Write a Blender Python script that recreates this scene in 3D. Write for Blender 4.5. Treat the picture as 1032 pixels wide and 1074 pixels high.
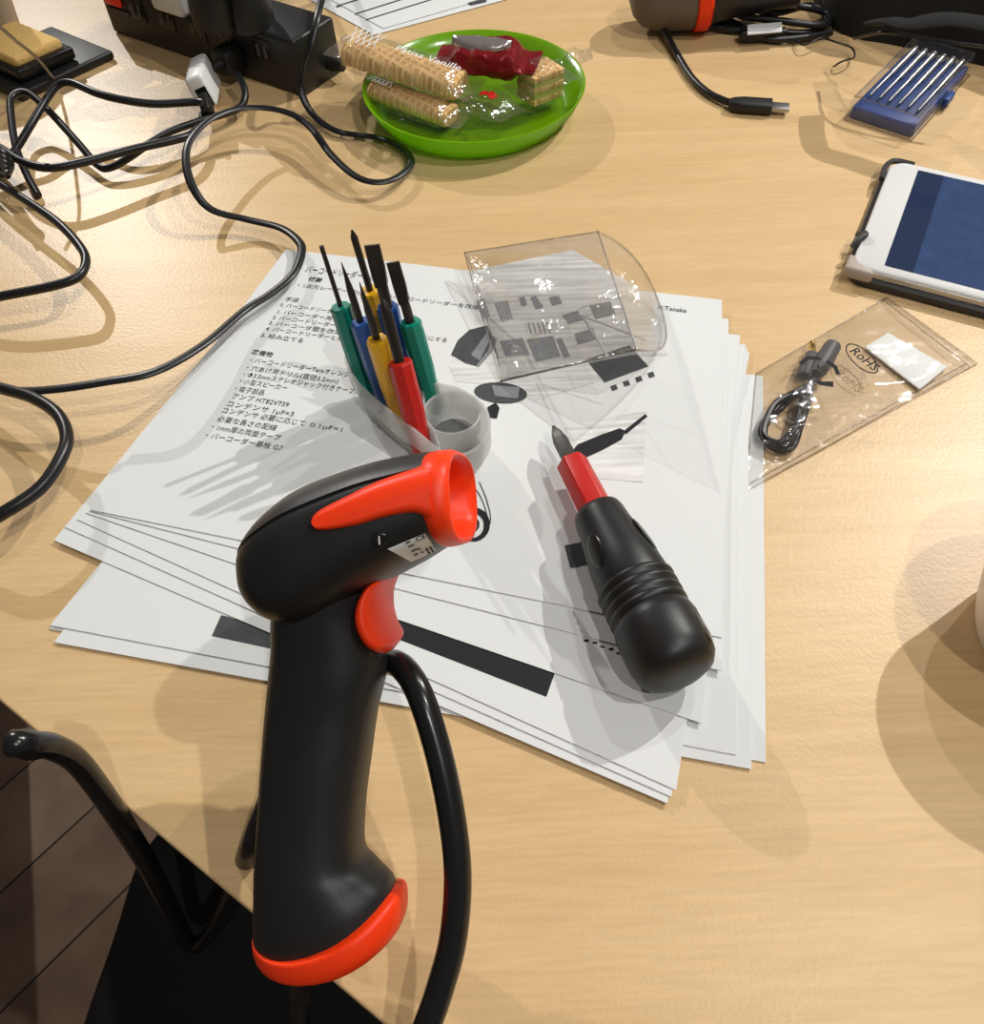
import bpy, bmesh, math, random
from mathutils import Vector as V, Matrix, noise
from mathutils.bvhtree import BVHTree
random.seed(4)
for o in list(bpy.data.objects): bpy.data.objects.remove(o)
S = bpy.context.scene
COL = S.collection
PI = math.pi
TZ = 0.72                                   # table top height

# ------------------------------------------------------------------ camera
F, CX, CY = 900.0, 516.0, 537.0
PITCH, ROLL, CAMH = math.radians(53.5), math.radians(-2.5), 0.331
FW = V((0, math.cos(PITCH), -math.sin(PITCH)))
_u = V((0, math.sin(PITCH), math.cos(PITCH))); _r = V((1, 0, 0))
RT = math.cos(ROLL)*_r + math.sin(ROLL)*_u
UP = -math.sin(ROLL)*_r + math.cos(ROLL)*_u
CAM = V((0, 0, TZ+CAMH))
cd = bpy.data.cameras.new('camera'); cam = bpy.data.objects.new('camera', cd); COL.objects.link(cam)
cd.sensor_fit = 'VERTICAL'; cd.sensor_height = 36; cd.sensor_width = 36
cd.lens = F*36/1074; cd.clip_start = 0.01; cd.clip_end = 50
cam.matrix_world = Matrix(((RT.x, UP.x, -FW.x, CAM.x), (RT.y, UP.y, -FW.y, CAM.y), (RT.z, UP.z, -FW.z, CAM.z), (0, 0, 0, 1)))
S.camera = cam

# ------------------------------------------------------------------ light
S.view_settings.view_transform = 'Standard'; S.view_settings.look = 'None'
S.view_settings.gamma = 1; S.view_settings.exposure = 0.0
w = bpy.data.worlds.new('world'); S.world = w; w.use_nodes = True
w.node_tree.nodes['Background'].inputs[0].default_value = (1.0, 0.93, 0.84, 1)
w.node_tree.nodes['Background'].inputs[1].default_value = 0.12
def spot(name, x, y, h, e, ang=75, aim=(0.0, 0.3), size=0.014, col=(1, .972, .93)):
    l = bpy.data.lights.new(name, 'SPOT'); l.energy = e; l.shadow_soft_size = size; l.color = col
    l.spot_size = math.radians(ang); l.spot_blend = .7
    o = bpy.data.objects.new(name, l); COL.objects.link(o); o.location = (x, y, TZ+h)
    o.rotation_euler = (V((aim[0], aim[1], TZ))-o.location).to_track_quat('-Z', 'Y').to_euler()
for a in [(1.42, 1.42, 1.6, 128, 36, (.2, .42)), (.76, .02, 1.6, 35, 42, (.17, .3)), (.40, -.62, 1.6, 29, 38, (.19, .32)), (-1.4, 2.9, 1.6, 150), (.75, 1.22, 1.6, 22)]:
    spot('track_spot', *a)

# ------------------------------------------------------------------ helpers
def ray(x, y): return FW + (x-CX)/F*RT - (y-CY)/F*UP
def at(x, y, h=0.0):
    d = ray(x, y); return CAM + d*((h-CAMH)/d.z)
def dep(x, y, t): return CAM + ray(x, y)*t
def s2l(c): return c/12.92 if c <= .04045 else ((c+.055)/1.055)**2.4
def rgb(r, g, b): return (s2l(r/255), s2l(g/255), s2l(b/255), 1)

def mat(name, col, rough=.5, metal=0, spec=.5, bump=0, bscale=800, trans=0, emis=None, var=0, vscale=60, ior=1.45, alpha=1, coat=0):
    m = bpy.data.materials.new(name); m.use_nodes = True; nt = m.node_tree; b = nt.nodes['Principled BSDF']
    b.inputs['Base Color'].default_value = col; b.inputs['Roughness'].default_value = rough; b.inputs['Metallic'].default_value = metal
    b.inputs['Specular IOR Level'].default_value = spec; b.inputs['Transmission Weight'].default_value = trans; b.inputs['IOR'].default_value = ior
    b.inputs['Alpha'].default_value = alpha; b.inputs['Coat Weight'].default_value = coat
    tc = nt.nodes.new('ShaderNodeTexCoord')
    if emis: b.inputs['Emission Color'].default_value = emis[0]; b.inputs['Emission Strength'].default_value = emis[1]
    if bump:
        n = nt.nodes.new('ShaderNodeTexNoise'); n.inputs['Scale'].default_value = bscale; n.inputs['Detail'].default_value = 3
        nt.links.new(tc.outputs['Object'], n.inputs['Vector'])
        bp = nt.nodes.new('ShaderNodeBump'); bp.inputs['Strength'].default_value = bump; bp.inputs['Distance'].default_value = .001
        nt.links.new(n.outputs['Fac'], bp.inputs['Height']); nt.links.new(bp.outputs[0], b.inputs['Normal'])
    if var:
        n = nt.nodes.new('ShaderNodeTexNoise'); n.inputs['Scale'].default_value = vscale; n.inputs['Detail'].default_value = 4
        nt.links.new(tc.outputs['Object'], n.inputs['Vector'])
        mx = nt.nodes.new('ShaderNodeMix'); mx.data_type = 'RGBA'
        mx.inputs[6].default_value = tuple(c*(1-var) for c in col[:3])+(1,); mx.inputs[7].default_value = tuple(min(1, c*(1+var)) for c in col[:3])+(1,)
        nt.links.new(n.outputs['Fac'], mx.inputs[0]); nt.links.new(mx.outputs[2], b.inputs['Base Color'])
    return m

def film(name, tint=(.95, .95, .95), gloss=.09, rough=.08, edge=.35, wr=0, wscale=90, body=0.0, bodycol=(.8, .8, .8, 1)):
    """thin clear plastic: transparent sheet + fresnel-weighted gloss (+ a little milky body)"""
    m = bpy.data.materials.new(name); m.use_nodes = True; nt = m.node_tree; nt.nodes.clear()
    out = nt.nodes.new('ShaderNodeOutputMaterial')
    tr = nt.nodes.new('ShaderNodeBsdfTransparent'); tr.inputs[0].default_value = tint+(1,)
    gl = nt.nodes.new('ShaderNodeBsdfGlossy'); gl.inputs['Roughness'].default_value = rough; gl.inputs['Color'].default_value = (.95, .95, .95, 1)
    lw = nt.nodes.new('ShaderNodeLayerWeight'); lw.inputs['Blend'].default_value = .25
    ma = nt.nodes.new('ShaderNodeMath'); ma.operation = 'MULTIPLY_ADD'; ma.inputs[1].default_value = edge; ma.inputs[2].default_value = gloss
    nt.links.new(lw.outputs['Facing'], ma.inputs[0])
    mx = nt.nodes.new('ShaderNodeMixShader'); nt.links.new(ma.outputs[0], mx.inputs[0]); nt.links.new(gl.outputs[0], mx.inputs[2])
    base = tr.outputs[0]
    if body:
        df = nt.nodes.new('ShaderNodeBsdfDiffuse'); df.inputs[0].default_value = bodycol
        tl = nt.nodes.new('ShaderNodeBsdfTranslucent'); tl.inputs[0].default_value = bodycol
        ad = nt.nodes.new('ShaderNodeMixShader'); ad.inputs[0].default_value = .5
        nt.links.new(df.outputs[0], ad.inputs[1]); nt.links.new(tl.outputs[0], ad.inputs[2])
        m2 = nt.nodes.new('ShaderNodeMixShader'); m2.inputs[0].default_value = body
        nt.links.new(tr.outputs[0], m2.inputs[1]); nt.links.new(ad.outputs[0], m2.inputs[2]); base = m2.outputs[0]
    nt.links.new(base, mx.inputs[1]); nt.links.new(mx.outputs[0], out.inputs[0])
    if wr:
        tc = nt.nodes.new('ShaderNodeTexCoord'); n = nt.nodes.new('ShaderNodeTexNoise'); n.inputs['Scale'].default_value = wscale; n.inputs['Detail'].default_value = 2
        nt.links.new(tc.outputs['Object'], n.inputs['Vector'])
        bp = nt.nodes.new('ShaderNodeBump'); bp.inputs['Strength'].default_value = wr; bp.inputs['Distance'].default_value = .004
        nt.links.new(n.outputs['Fac'], bp.inputs['Height']); nt.links.new(bp.outputs[0], gl.inputs['Normal'])
    return m

def crom(pts, n=8, closed=False):
    P = [V(p) for p in pts]; out = []
    k = len(P)
    for i in range(k if closed else k-1):
        p1, p2 = P[i], P[(i+1) % k]
        p0 = P[i-1] if (i > 0 or closed) else p1*2-p2
        p3 = P[(i+2) % k] if (i+2 < k or closed) else p2*2-p1
        for j in range(n):
            t = j/n
            out.append(.5*((2*p1)+(p2-p0)*t+(2*p0-5*p1+4*p2-p3)*t*t+(3*p1-p0-3*p2+p3)*t**3))
    if not closed: out.append(P[-1].copy())
    return out

class M:
    """collects vertices and faces of ONE mesh"""
    def __init__(s): s.v = []; s.f = []
    def add(s, vs, fs):
        o = len(s.v); s.v += [V(p) for p in vs]; s.f += [tuple(i+o for i in f) for f in fs]; return s
    def loft(s, rings, cap=True, closed=False):
        n = len(rings[0]); vs = [p for r in rings for p in r]; fs = []
        R = len(rings)
        for i in range(R if closed else R-1):
            a, b = i*n, ((i+1) % R)*n
            for j in range(n): fs.append((a+j, a+(j+1) % n, b+(j+1) % n, b+j))
        if cap and not closed: fs += [tuple(range(n-1, -1, -1)), tuple(range((R-1)*n, R*n))]
        return s.add(vs, fs)
    def grid(s, rows):
        n = len(rows[0]); vs = [p for r in rows for p in r]; fs = []
        for i in range(len(rows)-1):
            for j in range(n-1): fs.append((i*n+j, i*n+j+1, (i+1)*n+j+1, (i+1)*n+j))
        return s.add(vs, fs)
    def tube(s, pts, r, n=10, flat=None, up=None):
        """sweep; r number or list; flat=(half width, half thickness) with the width kept level"""
        pts = [V(p) for p in pts]; rings = []; prev = None
        for i, p in enumerate(pts):
            t = (pts[min(i+1, len(pts)-1)]-pts[max(i-1, 0)]).normalized()
            if flat:
                a = t.cross(up or V((0, 0, 1)))
                if a.length < .15 and prev is not None: a = prev - t*prev.dot(t)
                if prev is not None and a.dot(prev) < 0: a = -a
            else:
                a = (prev - t*prev.dot(t)) if prev is not None else t.cross(V((.3, .2, 1)))
            a.normalize(); b = t.cross(a); prev = a
            ra, rb = flat if flat else ((r[i], r[i]) if isinstance(r, (list, tuple)) else (r, r))
            rings.append([p+a*math.cos(2*PI*k/n)*ra+b*math.sin(2*PI*k/n)*rb for k in range(n)])
        return s.loft(rings)
    def lathe(s, p0, p1, prof, n=24, phase=0, cap=True):
        """prof: (distance along p0->p1, radius)"""
        p0, p1 = V(p0), V(p1); t = (p1-p0).normalized()
        a = t.cross(V((0, 1, 0)) if abs(t.y) < .9 else V((1, 0, 0))).normalized(); b = t.cross(a)
        rings = [[p0+t*d+(a*math.cos(2*PI*k/n+phase)+b*math.sin(2*PI*k/n+phase))*r for k in range(n)] for d, r in prof]
        return s.loft(rings, cap)
    def box(s, c, x, y, z):
        c, x, y, z = V(c), V(x), V(y), V(z)
        vs = [c+x*i+y*j+z*k for i in (-1, 1) for j in (-1, 1) for k in (-1, 1)]
        return s.add(vs, [(0, 1, 3, 2), (4, 6, 7, 5), (0, 4, 5, 1), (2, 3, 7, 6), (0, 2, 6, 4), (1, 5, 7, 3)])
    def prism(s, poly, d):
        a = [V(p) for p in poly]; d = V(d); n = len(a)
        return s.add(a+[p+d for p in a], [tuple(range(n-1, -1, -1)), tuple(range(n, 2*n))]+[(i, (i+1) % n, n+(i+1) % n, n+i) for i in range(n)])
    def ball(s, c, x, y, z, nu=16, nv=10):
        c, x, y, z = V(c), V(x), V(y), V(z); rings = []
        for i in range(nv+1):
            a = PI*(i+.02)/(nv+.04); rings.append([c+z*math.cos(a)+(x*math.cos(2*PI*k/nu)+y*math.sin(2*PI*k/nu))*math.sin(a) for k in range(nu)])
        return s.loft(rings)

def build(name, m, material, parent=None, bevel=0, sub=0, smooth=40, solid=0, soloff=-1, recalc=True):
    me = bpy.data.meshes.new(name)
    bm = bmesh.new(); bv = [bm.verts.new(p) for p in m.v]
    for f in m.f:
        try: bm.faces.new([bv[i] for i in f])
        except ValueError: pass
    if recalc: bmesh.ops.recalc_face_normals(bm, faces=bm.faces)
    if bevel:
        es = [e for e in bm.edges if len(e.link_faces) == 2 and e.calc_face_angle(0) > .7]
        bmesh.ops.bevel(bm, geom=es, offset=bevel, segments=3, profile=.5, affect='EDGES', clamp_overlap=True)
    base = parent
    org = V((0, 0, 0))
    if parent is not None:
        p = parent
        while p is not None: org += p.location; p = p.parent
        for v_ in bm.verts: v_.co -= org
    else:
        zs = min(v_.co.z for v_ in bm.verts); c = sum((v_.co for v_ in bm.verts), V())/len(bm.verts); org = V((c.x, c.y, zs))
        for v_ in bm.verts: v_.co -= org
    bm.to_mesh(me); bm.free()
    if smooth:
        for p in me.polygons: p.use_smooth = True
        me.set_sharp_from_angle(angle=math.radians(smooth))
    me.materials.append(material)
    o = bpy.data.objects.new(name, me); COL.objects.link(o)
    if parent is not None: o.parent = parent
    else: o.location = org
    if solid:
        md = o.modifiers.new('thickness', 'SOLIDIFY'); md.thickness = solid; md.offset = soloff
    if sub:
        md = o.modifiers.new('smooth', 'SUBSURF'); md.levels = sub; md.render_levels = sub
    return o
def tag(o, label=None, cat=None, group=None, kind=None):
    if label: o['label'] = label
    if cat: o['category'] = cat
    if group: o['group'] = group
    if kind: o['kind'] = kind
    return o
def thing(name, loc, label, cat, group=None):
    o = bpy.data.objects.new(name, None); o.empty_display_size = .02; COL.objects.link(o); o.location = V(loc)
    return tag(o, label, cat, group)

def text_mesh(txt, size, bold=0):
    c = bpy.data.curves.new('t', 'FONT'); c.body = txt; c.size = size; c.offset = bold; c.resolution_u = 2
    o = bpy.data.objects.new('t', c); COL.objects.link(o)
    dg = bpy.context.evaluated_depsgraph_get(); me = bpy.data.meshes.new_from_object(o.evaluated_get(dg))
    vs = [v_.co.copy() for v_ in me.vertices]; fs = [tuple(p.vertices) for p in me.polygons]
    bpy.data.objects.remove(o); bpy.data.curves.remove(c); bpy.data.meshes.remove(me)
    return vs, fs
def add_text(m, txt, org, xdir, ydir, size, bold=0, width=None):
    """lay lettering down at org along xdir / ydir (width: fit the line to this length)"""
    vs, fs = text_mesh(txt, size, bold)
    if not vs: return
    k = 1
    if width: k = width/max(v_.x for v_ in vs)
    x, y = V(xdir).normalized(), V(ydir).normalized()
    m.add([V(org)+x*v_.x*k+y*v_.y for v_ in vs], fs)

Z = V((0, 0, 1))
# ------------------------------------------------------------------ materials
def wood_table():
    m = bpy.data.materials.new('maple_veneer'); m.use_nodes = True; nt = m.node_tree; b = nt.nodes['Principled BSDF']
    tc = nt.nodes.new('ShaderNodeTexCoord'); mp = nt.nodes.new('ShaderNodeMapping')
    mp.inputs['Rotation'].default_value = (0, 0, math.radians(22)); mp.inputs['Scale'].default_value = (1.2, 14, 14)
    nt.links.new(tc.outputs['Object'], mp.inputs['Vector'])
    n1 = nt.nodes.new('ShaderNodeTexNoise'); n1.inputs['Scale'].default_value = 3.5; n1.inputs['Detail'].default_value = 8; n1.inputs['Distortion'].default_value = .6
    nt.links.new(mp.outputs[0], n1.inputs['Vector'])
    cr = nt.nodes.new('ShaderNodeValToRGB'); e = cr.color_ramp.elements
    e[0].position = .28; e[0].color = rgb(201, 168, 119); e[1].position = .72; e[1].color = rgb(213, 181, 134)
    nt.links.new(n1.outputs['Fac'], cr.inputs[0])
    mp2 = nt.nodes.new('ShaderNodeMapping'); mp2.inputs['Rotation'].default_value = (0, 0, math.radians(22)); mp2.inputs['Scale'].default_value = (40, 500, 40)
    nt.links.new(tc.outputs['Object'], mp2.inputs['Vector'])
    n2 = nt.nodes.new('ShaderNodeTexNoise'); n2.inputs['Scale'].default_value = 1.0; n2.inputs['Detail'].default_value = 3
    nt.links.new(mp2.outputs[0], n2.inputs['Vector'])
    mx = nt.nodes.new('ShaderNodeMix'); mx.data_type = 'RGBA'; mx.blend_type = 'MULTIPLY'
    r2 = nt.nodes.new('ShaderNodeMapRange'); r2.inputs[1].default_value = .3; r2.inputs[2].default_value = .7; r2.inputs[3].default_value = .93; r2.inputs[4].default_value = 1.04
    nt.links.new(n2.outputs['Fac'], r2.inputs[0]); mx.inputs[0].default_value = 1
    nt.links.new(cr.outputs[0], mx.inputs[6]); nt.links.new(r2.outputs[0], mx.inputs[7]); nt.links.new(mx.outputs[2], b.inputs['Base Color'])
    b.inputs['Roughness'].default_value = .385; b.inputs['Specular IOR Level'].default_value = .42
    n3 = nt.nodes.new('ShaderNodeTexNoise'); n3.inputs['Scale'].default_value = 620; n3.inputs['Detail'].default_value = 2
    nt.links.new(tc.outputs['Object'], n3.inputs['Vector'])
    bp = nt.nodes.new('ShaderNodeBump'); bp.inputs['Strength'].default_value = .22; bp.inputs['Distance'].default_value = .0006
    nt.links.new(n3.outputs['Fac'], bp.inputs['Height']); nt.links.new(bp.outputs[0], b.inputs['Normal'])
    return m
def wood_floor():
    m = bpy.data.materials.new('dark_plank_floor'); m.use_nodes = True; nt = m.node_tree; b = nt.nodes['Principled BSDF']
    tc = nt.nodes.new('ShaderNodeTexCoord'); mp = nt.nodes.new('ShaderNodeMapping'); mp.inputs['Rotation'].default_value = (0, 0, math.radians(-48))
    nt.links.new(tc.outputs['Object'], mp.inputs['Vector'])
    br = nt.nodes.new('ShaderNodeTexBrick'); br.inputs['Scale'].default_value = 1; br.inputs['Mortar Size'].default_value = .0014
    br.inputs['Brick Width'].default_value = 1.1; br.inputs['Row Height'].default_value = .11
    br.inputs['Color1'].default_value = rgb(190, 160, 132); br.inputs['Color2'].default_value = rgb(120, 84, 68); br.inputs['Mortar'].default_value = rgb(25, 18, 15)
    nt.links.new(mp.outputs[0], br.inputs['Vector'])
    n = nt.nodes.new('ShaderNodeTexNoise'); n.inputs['Scale'].default_value = 18; n.inputs['Detail'].default_value = 6; nt.links.new(mp.outputs[0], n.inputs['Vector'])
    mx = nt.nodes.new('ShaderNodeMix'); mx.data_type = 'RGBA'; mx.blend_type = 'MULTIPLY'; mx.inputs[0].default_value = .75
    nt.links.new(br.outputs[0], mx.inputs[6]); nt.links.new(n.outputs['Fac'], mx.inputs[7]); nt.links.new(mx.outputs[2], b.inputs['Base Color'])
    b.inputs['Roughness'].default_value = .45
    return m
def waffle():
    m = mat('baked_wafer', rgb(206, 164, 104), .7); nt = m.node_tree; b = nt.nodes['Principled BSDF']; tc = nt.nodes.new('ShaderNodeTexCoord')
    ws = []
    for r_ in (35, -50):
        mp = nt.nodes.new('ShaderNodeMapping'); mp.inputs['Rotation'].default_value = (0, 0, math.radians(r_)); nt.links.new(tc.outputs['Object'], mp.inputs[0])
        w_ = nt.nodes.new('ShaderNodeTexWave'); w_.inputs['Scale'].default_value = 55; w_.inputs['Distortion'].default_value = .4; nt.links.new(mp.outputs[0], w_.inputs['Vector']); ws.append(w_)
    mm = nt.nodes.new('ShaderNodeMath'); mm.operation = 'MAXIMUM'; nt.links.new(ws[0].outputs['Fac'], mm.inputs[0]); nt.links.new(ws[1].outputs['Fac'], mm.inputs[1])
    cr = nt.nodes.new('ShaderNodeValToRGB'); cr.color_ramp.elements[0].position = .55; cr.color_ramp.elements[0].color = rgb(204, 158, 98); cr.color_ramp.elements[1].position = .95; cr.color_ramp.elements[1].color = rgb(224, 188, 130)
    nt.links.new(mm.outputs[0], cr.inputs[0]); nt.links.new(cr.outputs[0], b.inputs['Base Color'])
    bp = nt.nodes.new('ShaderNodeBump'); bp.inputs['Distance'].default_value = .001; bp.inputs['Strength'].default_value = .5; nt.links.new(mm.outputs[0], bp.inputs['Height']); nt.links.new(bp.outputs[0], b.inputs['Normal'])
    return m
def streaks():
    m = mat('pale_wood_photo_print', rgb(210, 210, 208), .75, spec=.2); nt = m.node_tree; b = nt.nodes['Principled BSDF']
    tc = nt.nodes.new('ShaderNodeTexCoord'); mp = nt.nodes.new('ShaderNodeMapping'); mp.inputs['Rotation'].default_value = (0, 0, math.radians(-14)); mp.inputs['Scale'].default_value = (18, 330, 20)
    n = nt.nodes.new('ShaderNodeTexNoise'); n.inputs['Scale'].default_value = 1; n.inputs['Detail'].default_value = 4
    cr = nt.nodes.new('ShaderNodeValToRGB'); cr.color_ramp.elements[0].position = .3; cr.color_ramp.elements[0].color = rgb(186, 184, 180); cr.color_ramp.elements[1].position = .62; cr.color_ramp.elements[1].color = rgb(224, 224, 223)
    nt.links.new(tc.outputs['Object'], mp.inputs[0]); nt.links.new(mp.outputs[0], n.inputs['Vector']); nt.links.new(n.outputs['Fac'], cr.inputs[0]); nt.links.new(cr.outputs[0], b.inputs['Base Color'])
    return m
MT = dict(
    table=wood_table(), floor=wood_floor(),
    table_edge=mat('table_edge_band', rgb(120, 92, 60), .5), steel_leg=mat('grey_steel', rgb(90, 90, 92), .4, .6),
    paper=mat('white_paper', rgb(214, 216, 215), .75, spec=.2),
    streak_print=streaks(),
    ink=mat('black_print', rgb(38, 38, 40), .7, spec=.2), ink_mid=mat('grey_print', rgb(128, 130, 134), .75, spec=.2, var=.25, vscale=300),
    ink_light=mat('pale_grey_print', rgb(205, 206, 206), .75, spec=.2, var=.05, vscale=150), ink_dark=mat('charcoal_print', rgb(68, 69, 72), .6, spec=.3, var=.3, vscale=200),
    black=mat('black_plastic', rgb(27, 27, 27), .42, bump=.06, bscale=1800), black_gloss=mat('glossy_black_plastic', rgb(22, 22, 22), .25),
    cover=mat('black_plastic_lit', rgb(50, 50, 51), .4, bump=.06, bscale=1800),  # greyer than the body: light falling on the cover, put into its colour
    orange=mat('orange_rubber', rgb(242, 58, 12), .42, spec=.4, bump=.03, bscale=1500), red_glass=mat('dark_red_window', rgb(120, 20, 10), .15),
    rod=mat('black_rubber_coating', rgb(24, 24, 25), .24), cable=mat('black_cable', rgb(24, 24, 26), .35), rubber=mat('matte_black_rubber', rgb(20, 20, 20), .6),
    greyrub=mat('dark_grey_rubber', rgb(84, 82, 82), .5),
    label=mat('silver_label', rgb(205, 205, 200), .35, spec=.6),
    teal=mat('teal_plastic', rgb(0, 128, 108), .38), blue=mat('blue_plastic', rgb(36, 78, 150), .38), yellow=mat('yellow_plastic', rgb(232, 176, 22), .38), redp=mat('red_plastic', rgb(190, 28, 20), .42),
    iron=mat('black_oxide_steel', rgb(62, 58, 55), .38, .7), steel=mat('polished_steel', rgb(172, 172, 174), .32, 1),
    frost=film('frosted_plastic', (.9, .9, .9), .05, .3, .15, body=.42, bodycol=(.82, .82, .8, 1)),
    clear=film('clear_plastic', (.986, .984, .98), .04, .12, .25, wr=.32, wscale=110, body=.014),
    bagfilm=film('crinkled_clear_film', (.985, .983, .978), .04, .14, .25, wr=.35, wscale=60, body=.03),
    wrap=film('snack_wrapper_film', (.975, .97, .965), .06, .12, .35, wr=.6, wscale=110, body=.05, bodycol=(.75, .66, .55, 1)),
    green=film('lime_green_plastic', (.6, .85, .06), .05, .2, .1, body=.84, bodycol=rgb(142, 200, 8)),
    wafer=waffle(), cream=mat('pale_green_cream', rgb(196, 190, 110), .6),
    redfoil=mat('dark_red_foil', rgb(128, 16, 22), .28, .35, bump=.4, bscale=90), silver=mat('silver_foil', rgb(190, 180, 178), .25, .8, bump=.4, bscale=120),
    white=mat('white_plastic', rgb(222, 222, 220), .35), screen=mat('tablet_screen', rgb(44, 60, 92), .12, var=.35, vscale=90, emis=(rgb(46, 66, 104), .3)),
    screen_dark=mat('tablet_screen_panel', rgb(30, 40, 64), .12, emis=(rgb(40, 52, 80), .3)), case=mat('grey_case', rgb(52, 50, 50), .5), beige=mat('worn_beige_plastic', rgb(168, 156, 145), .5),
    navy=mat('blue_case_plastic', rgb(24, 62, 128), .4), sponge=mat('yellow_sponge', rgb(238, 198, 122), .9, bump=.6, bscale=500, var=.15, vscale=300),
    cloth=mat('black_cloth', rgb(33, 33, 34), .9, spec=.2, bump=.4, bscale=500), nylon=mat('black_nylon', rgb(20, 20, 20), .8, bump=.3, bscale=900),
    cup=mat('pale_cup', rgb(226, 214, 200), .4), pack=mat('white_packet_paper', rgb(225, 226, 224), .6), gold=mat('gold_plug', rgb(220, 190, 120), .25, 1),
    switch=mat('red_switch', rgb(190, 40, 24), .3, emis=(rgb(255, 60, 20), .12)), slot=mat('outlet_slot', rgb(84, 76, 72), .5), fbody=mat('white_print', rgb(225, 225, 225), .6), taupe=mat('taupe_plastic', rgb(96, 84, 76), .5),
)

# ------------------------------------------------------------------ setting: floor and table
m = M(); m.prism([(-3, -2.5, 0), (3, -2.5, 0), (3, 4, 0), (-3, 4, 0)], (0, 0, -.05)); tag(build('floor', m, MT['floor'], smooth=0), kind='structure')
eA, eB = at(0, 735), at(400, 1072); ed = (eB-eA).normalized(); en = Z.cross(ed).normalized()
t = thing('table', (eA.x+en.x*.6, eA.y+en.y*.6, 0), 'large maple veneer table with straight cut edge at lower left', 'table')
c = [eA-ed*.82, eA+ed*1.3, eA+ed*1.3+en*1.5, eA-ed*.82+en*1.5]
m = M(); m.prism(c, (0, 0, -.026)); tb = build('tabletop', m, MT['table'], t, smooth=0, bevel=.0012)
for i in range(4):
    q = c[i]+((sum(c, V())/4)-c[i]).normalized()*.16; m = M(); m.box((q.x, q.y, (TZ-.026)/2), (.025, 0, 0), (0, .025, 0), (0, 0, (TZ-.026)/2)); build('leg', m, MT['steel_leg'], t, bevel=.003)

# ------------------------------------------------------------------ black seat below the table edge
SH = -.24
lp = [at(x, y, SH) for x, y in [(176, 838), (150, 862), (124, 893), (108, 930), (97, 962), (80, 1010), (62, 1060), (36, 1130), (14, 1200)]]
t = thing('chair', (lp[6].x+.24, lp[6].y, 0), 'chair with a black cloth seat pulled up under the table edge', 'chair')
rows = []
off = [V((0, 0, -.07)), V((.004, 0, -.03)), V((.012, 0, -.008)), V((.03, 0, 0)), V((.1, 0, .004)), V((.2, 0, .004)), V((.32, 0, 0)), V((.42, 0, -.004)), V((.44, 0, -.03)), V((.445, 0, -.07))]
L = crom(lp, 4)
for p in L:
    rows.append([p+o_+Z*(.006*noise.noise(V((p.x+o_.x, p.y, 0))*14)) for o_ in off])
m = M(); m.grid(rows)
m.f.append(tuple(range(len(off)))); m.f.append(tuple((len(L)-1)*len(off)+i for i in range(len(off)-1, -1, -1)))
m.f.append(tuple([i*len(off) for i in range(len(L))]+[i*len(off)+len(off)-1 for i in range(len(L)-1, -1, -1)]))
build('seat', m, MT['cloth'], t, sub=1)
sx = [p.x for p in lp]; sy = [p.y for p in lp]
for ax, ay in ((max(sx)+.06, max(sy)-.03), (max(sx)+.34, max(sy)-.03), (max(sx)+.06, min(sy)+.03), (max(sx)+.34, min(sy)+.03)):
    zt = TZ+SH-.06; m = M(); m.lathe((ax, ay, 0), (ax, ay, zt), [(0, .011), (zt, .014)], 14); build('leg', m, MT['black'], t)

# ------------------------------------------------------------------ paper stack
A4W, A4H = .302, .2145
def sheet(h, bl, br=None, tl=None, quad=None, name='paper_sheet', label='', group='printed sheets in the central stack', curl=0):
    if quad: BL, BR, TR, TL = [at(x, y, h) for x, y in quad]
    else:
        BL = at(*bl, h); d = (at(*br, h)-BL).normalized(); BR = BL+d*A4W
        n = Z.cross(d); TL, TR = BL+n*A4H, BR+n*A4H
    N, Mq = 20, 14; rows = []
    for j in range(Mq+1):
        b_ = j/Mq
        rows.append([(BL*(1-a/N)+BR*(a/N))*(1-b_)+(TL*(1-a/N)+TR*(a/N))*b_+Z*(.0006*noise.noise(V((((a/N)*4), b_*3, 0)))*0+curl*max(0, 1-((a/N)**2+b_**2)/.03)) for a in range(N+1)])
    m = M(); m.grid(rows); o = build(name, m, MT['paper'], solid=.00035, soloff=1, smooth=0)
    tag(o, label, 'paper', group); o['h'] = 0; del o['h']
    return o, (BL, BR, TR, TL)
PS = .00055
sh = lambda i: .0003+i*PS
fan = 'blank white sheet fanned between the text page and the sheet with the long black bar'
und = 'blank white sheet lying directly under the sheet with the long black bar'
sheet(sh(0), None, quad=[(52, 660), (803, 800), (800, 395), (318, 330)], label='lowest white sheet of the central stack, its corner farthest right')
sheet(sh(1), None, quad=[(57, 674), (788, 807), (784, 420), (318, 335)], label='white sheet second from bottom of the central stack, at lower left corner')
sy_, qy = sheet(sh(2), None, quad=[(53, 656), (772, 792), (772, 430), (312, 338)], label='white sheet with a short dark printed bar seen left of the scanner')
sheet(sh(3), None, quad=[(57, 567), (700, 843), (786, 370), (250, 330)], label=und)
sheet(sh(4), None, quad=[(68, 553), (704, 836), (784, 366), (262, 320)], label=und)
sx_, qx = sheet(sh(5), None, quad=[(81, 545), (709, 829), (782, 362), (274, 310)], label='white sheet with a long black printed bar right of the trigger')
sfan, qf = sheet(sh(6), None, quad=[(90, 538), (736, 759), (776, 352), (290, 296)], label=fan)
sheet(sh(7), None, quad=[(94, 536), (757, 704), (764, 335), (298, 272)], label=fan)
TOPH = sh(8)
top, qt = sheet(TOPH, None, quad=[(95, 535), (757, 669), (757, 315), (300, 262)], label='top sheet of the stack with printed Japanese text and pictures')
STK = TOPH+.0006
def pq(m, pts, h): m.add([at(x, y, h) for x, y in pts], [tuple(range(len(pts)))])
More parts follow.
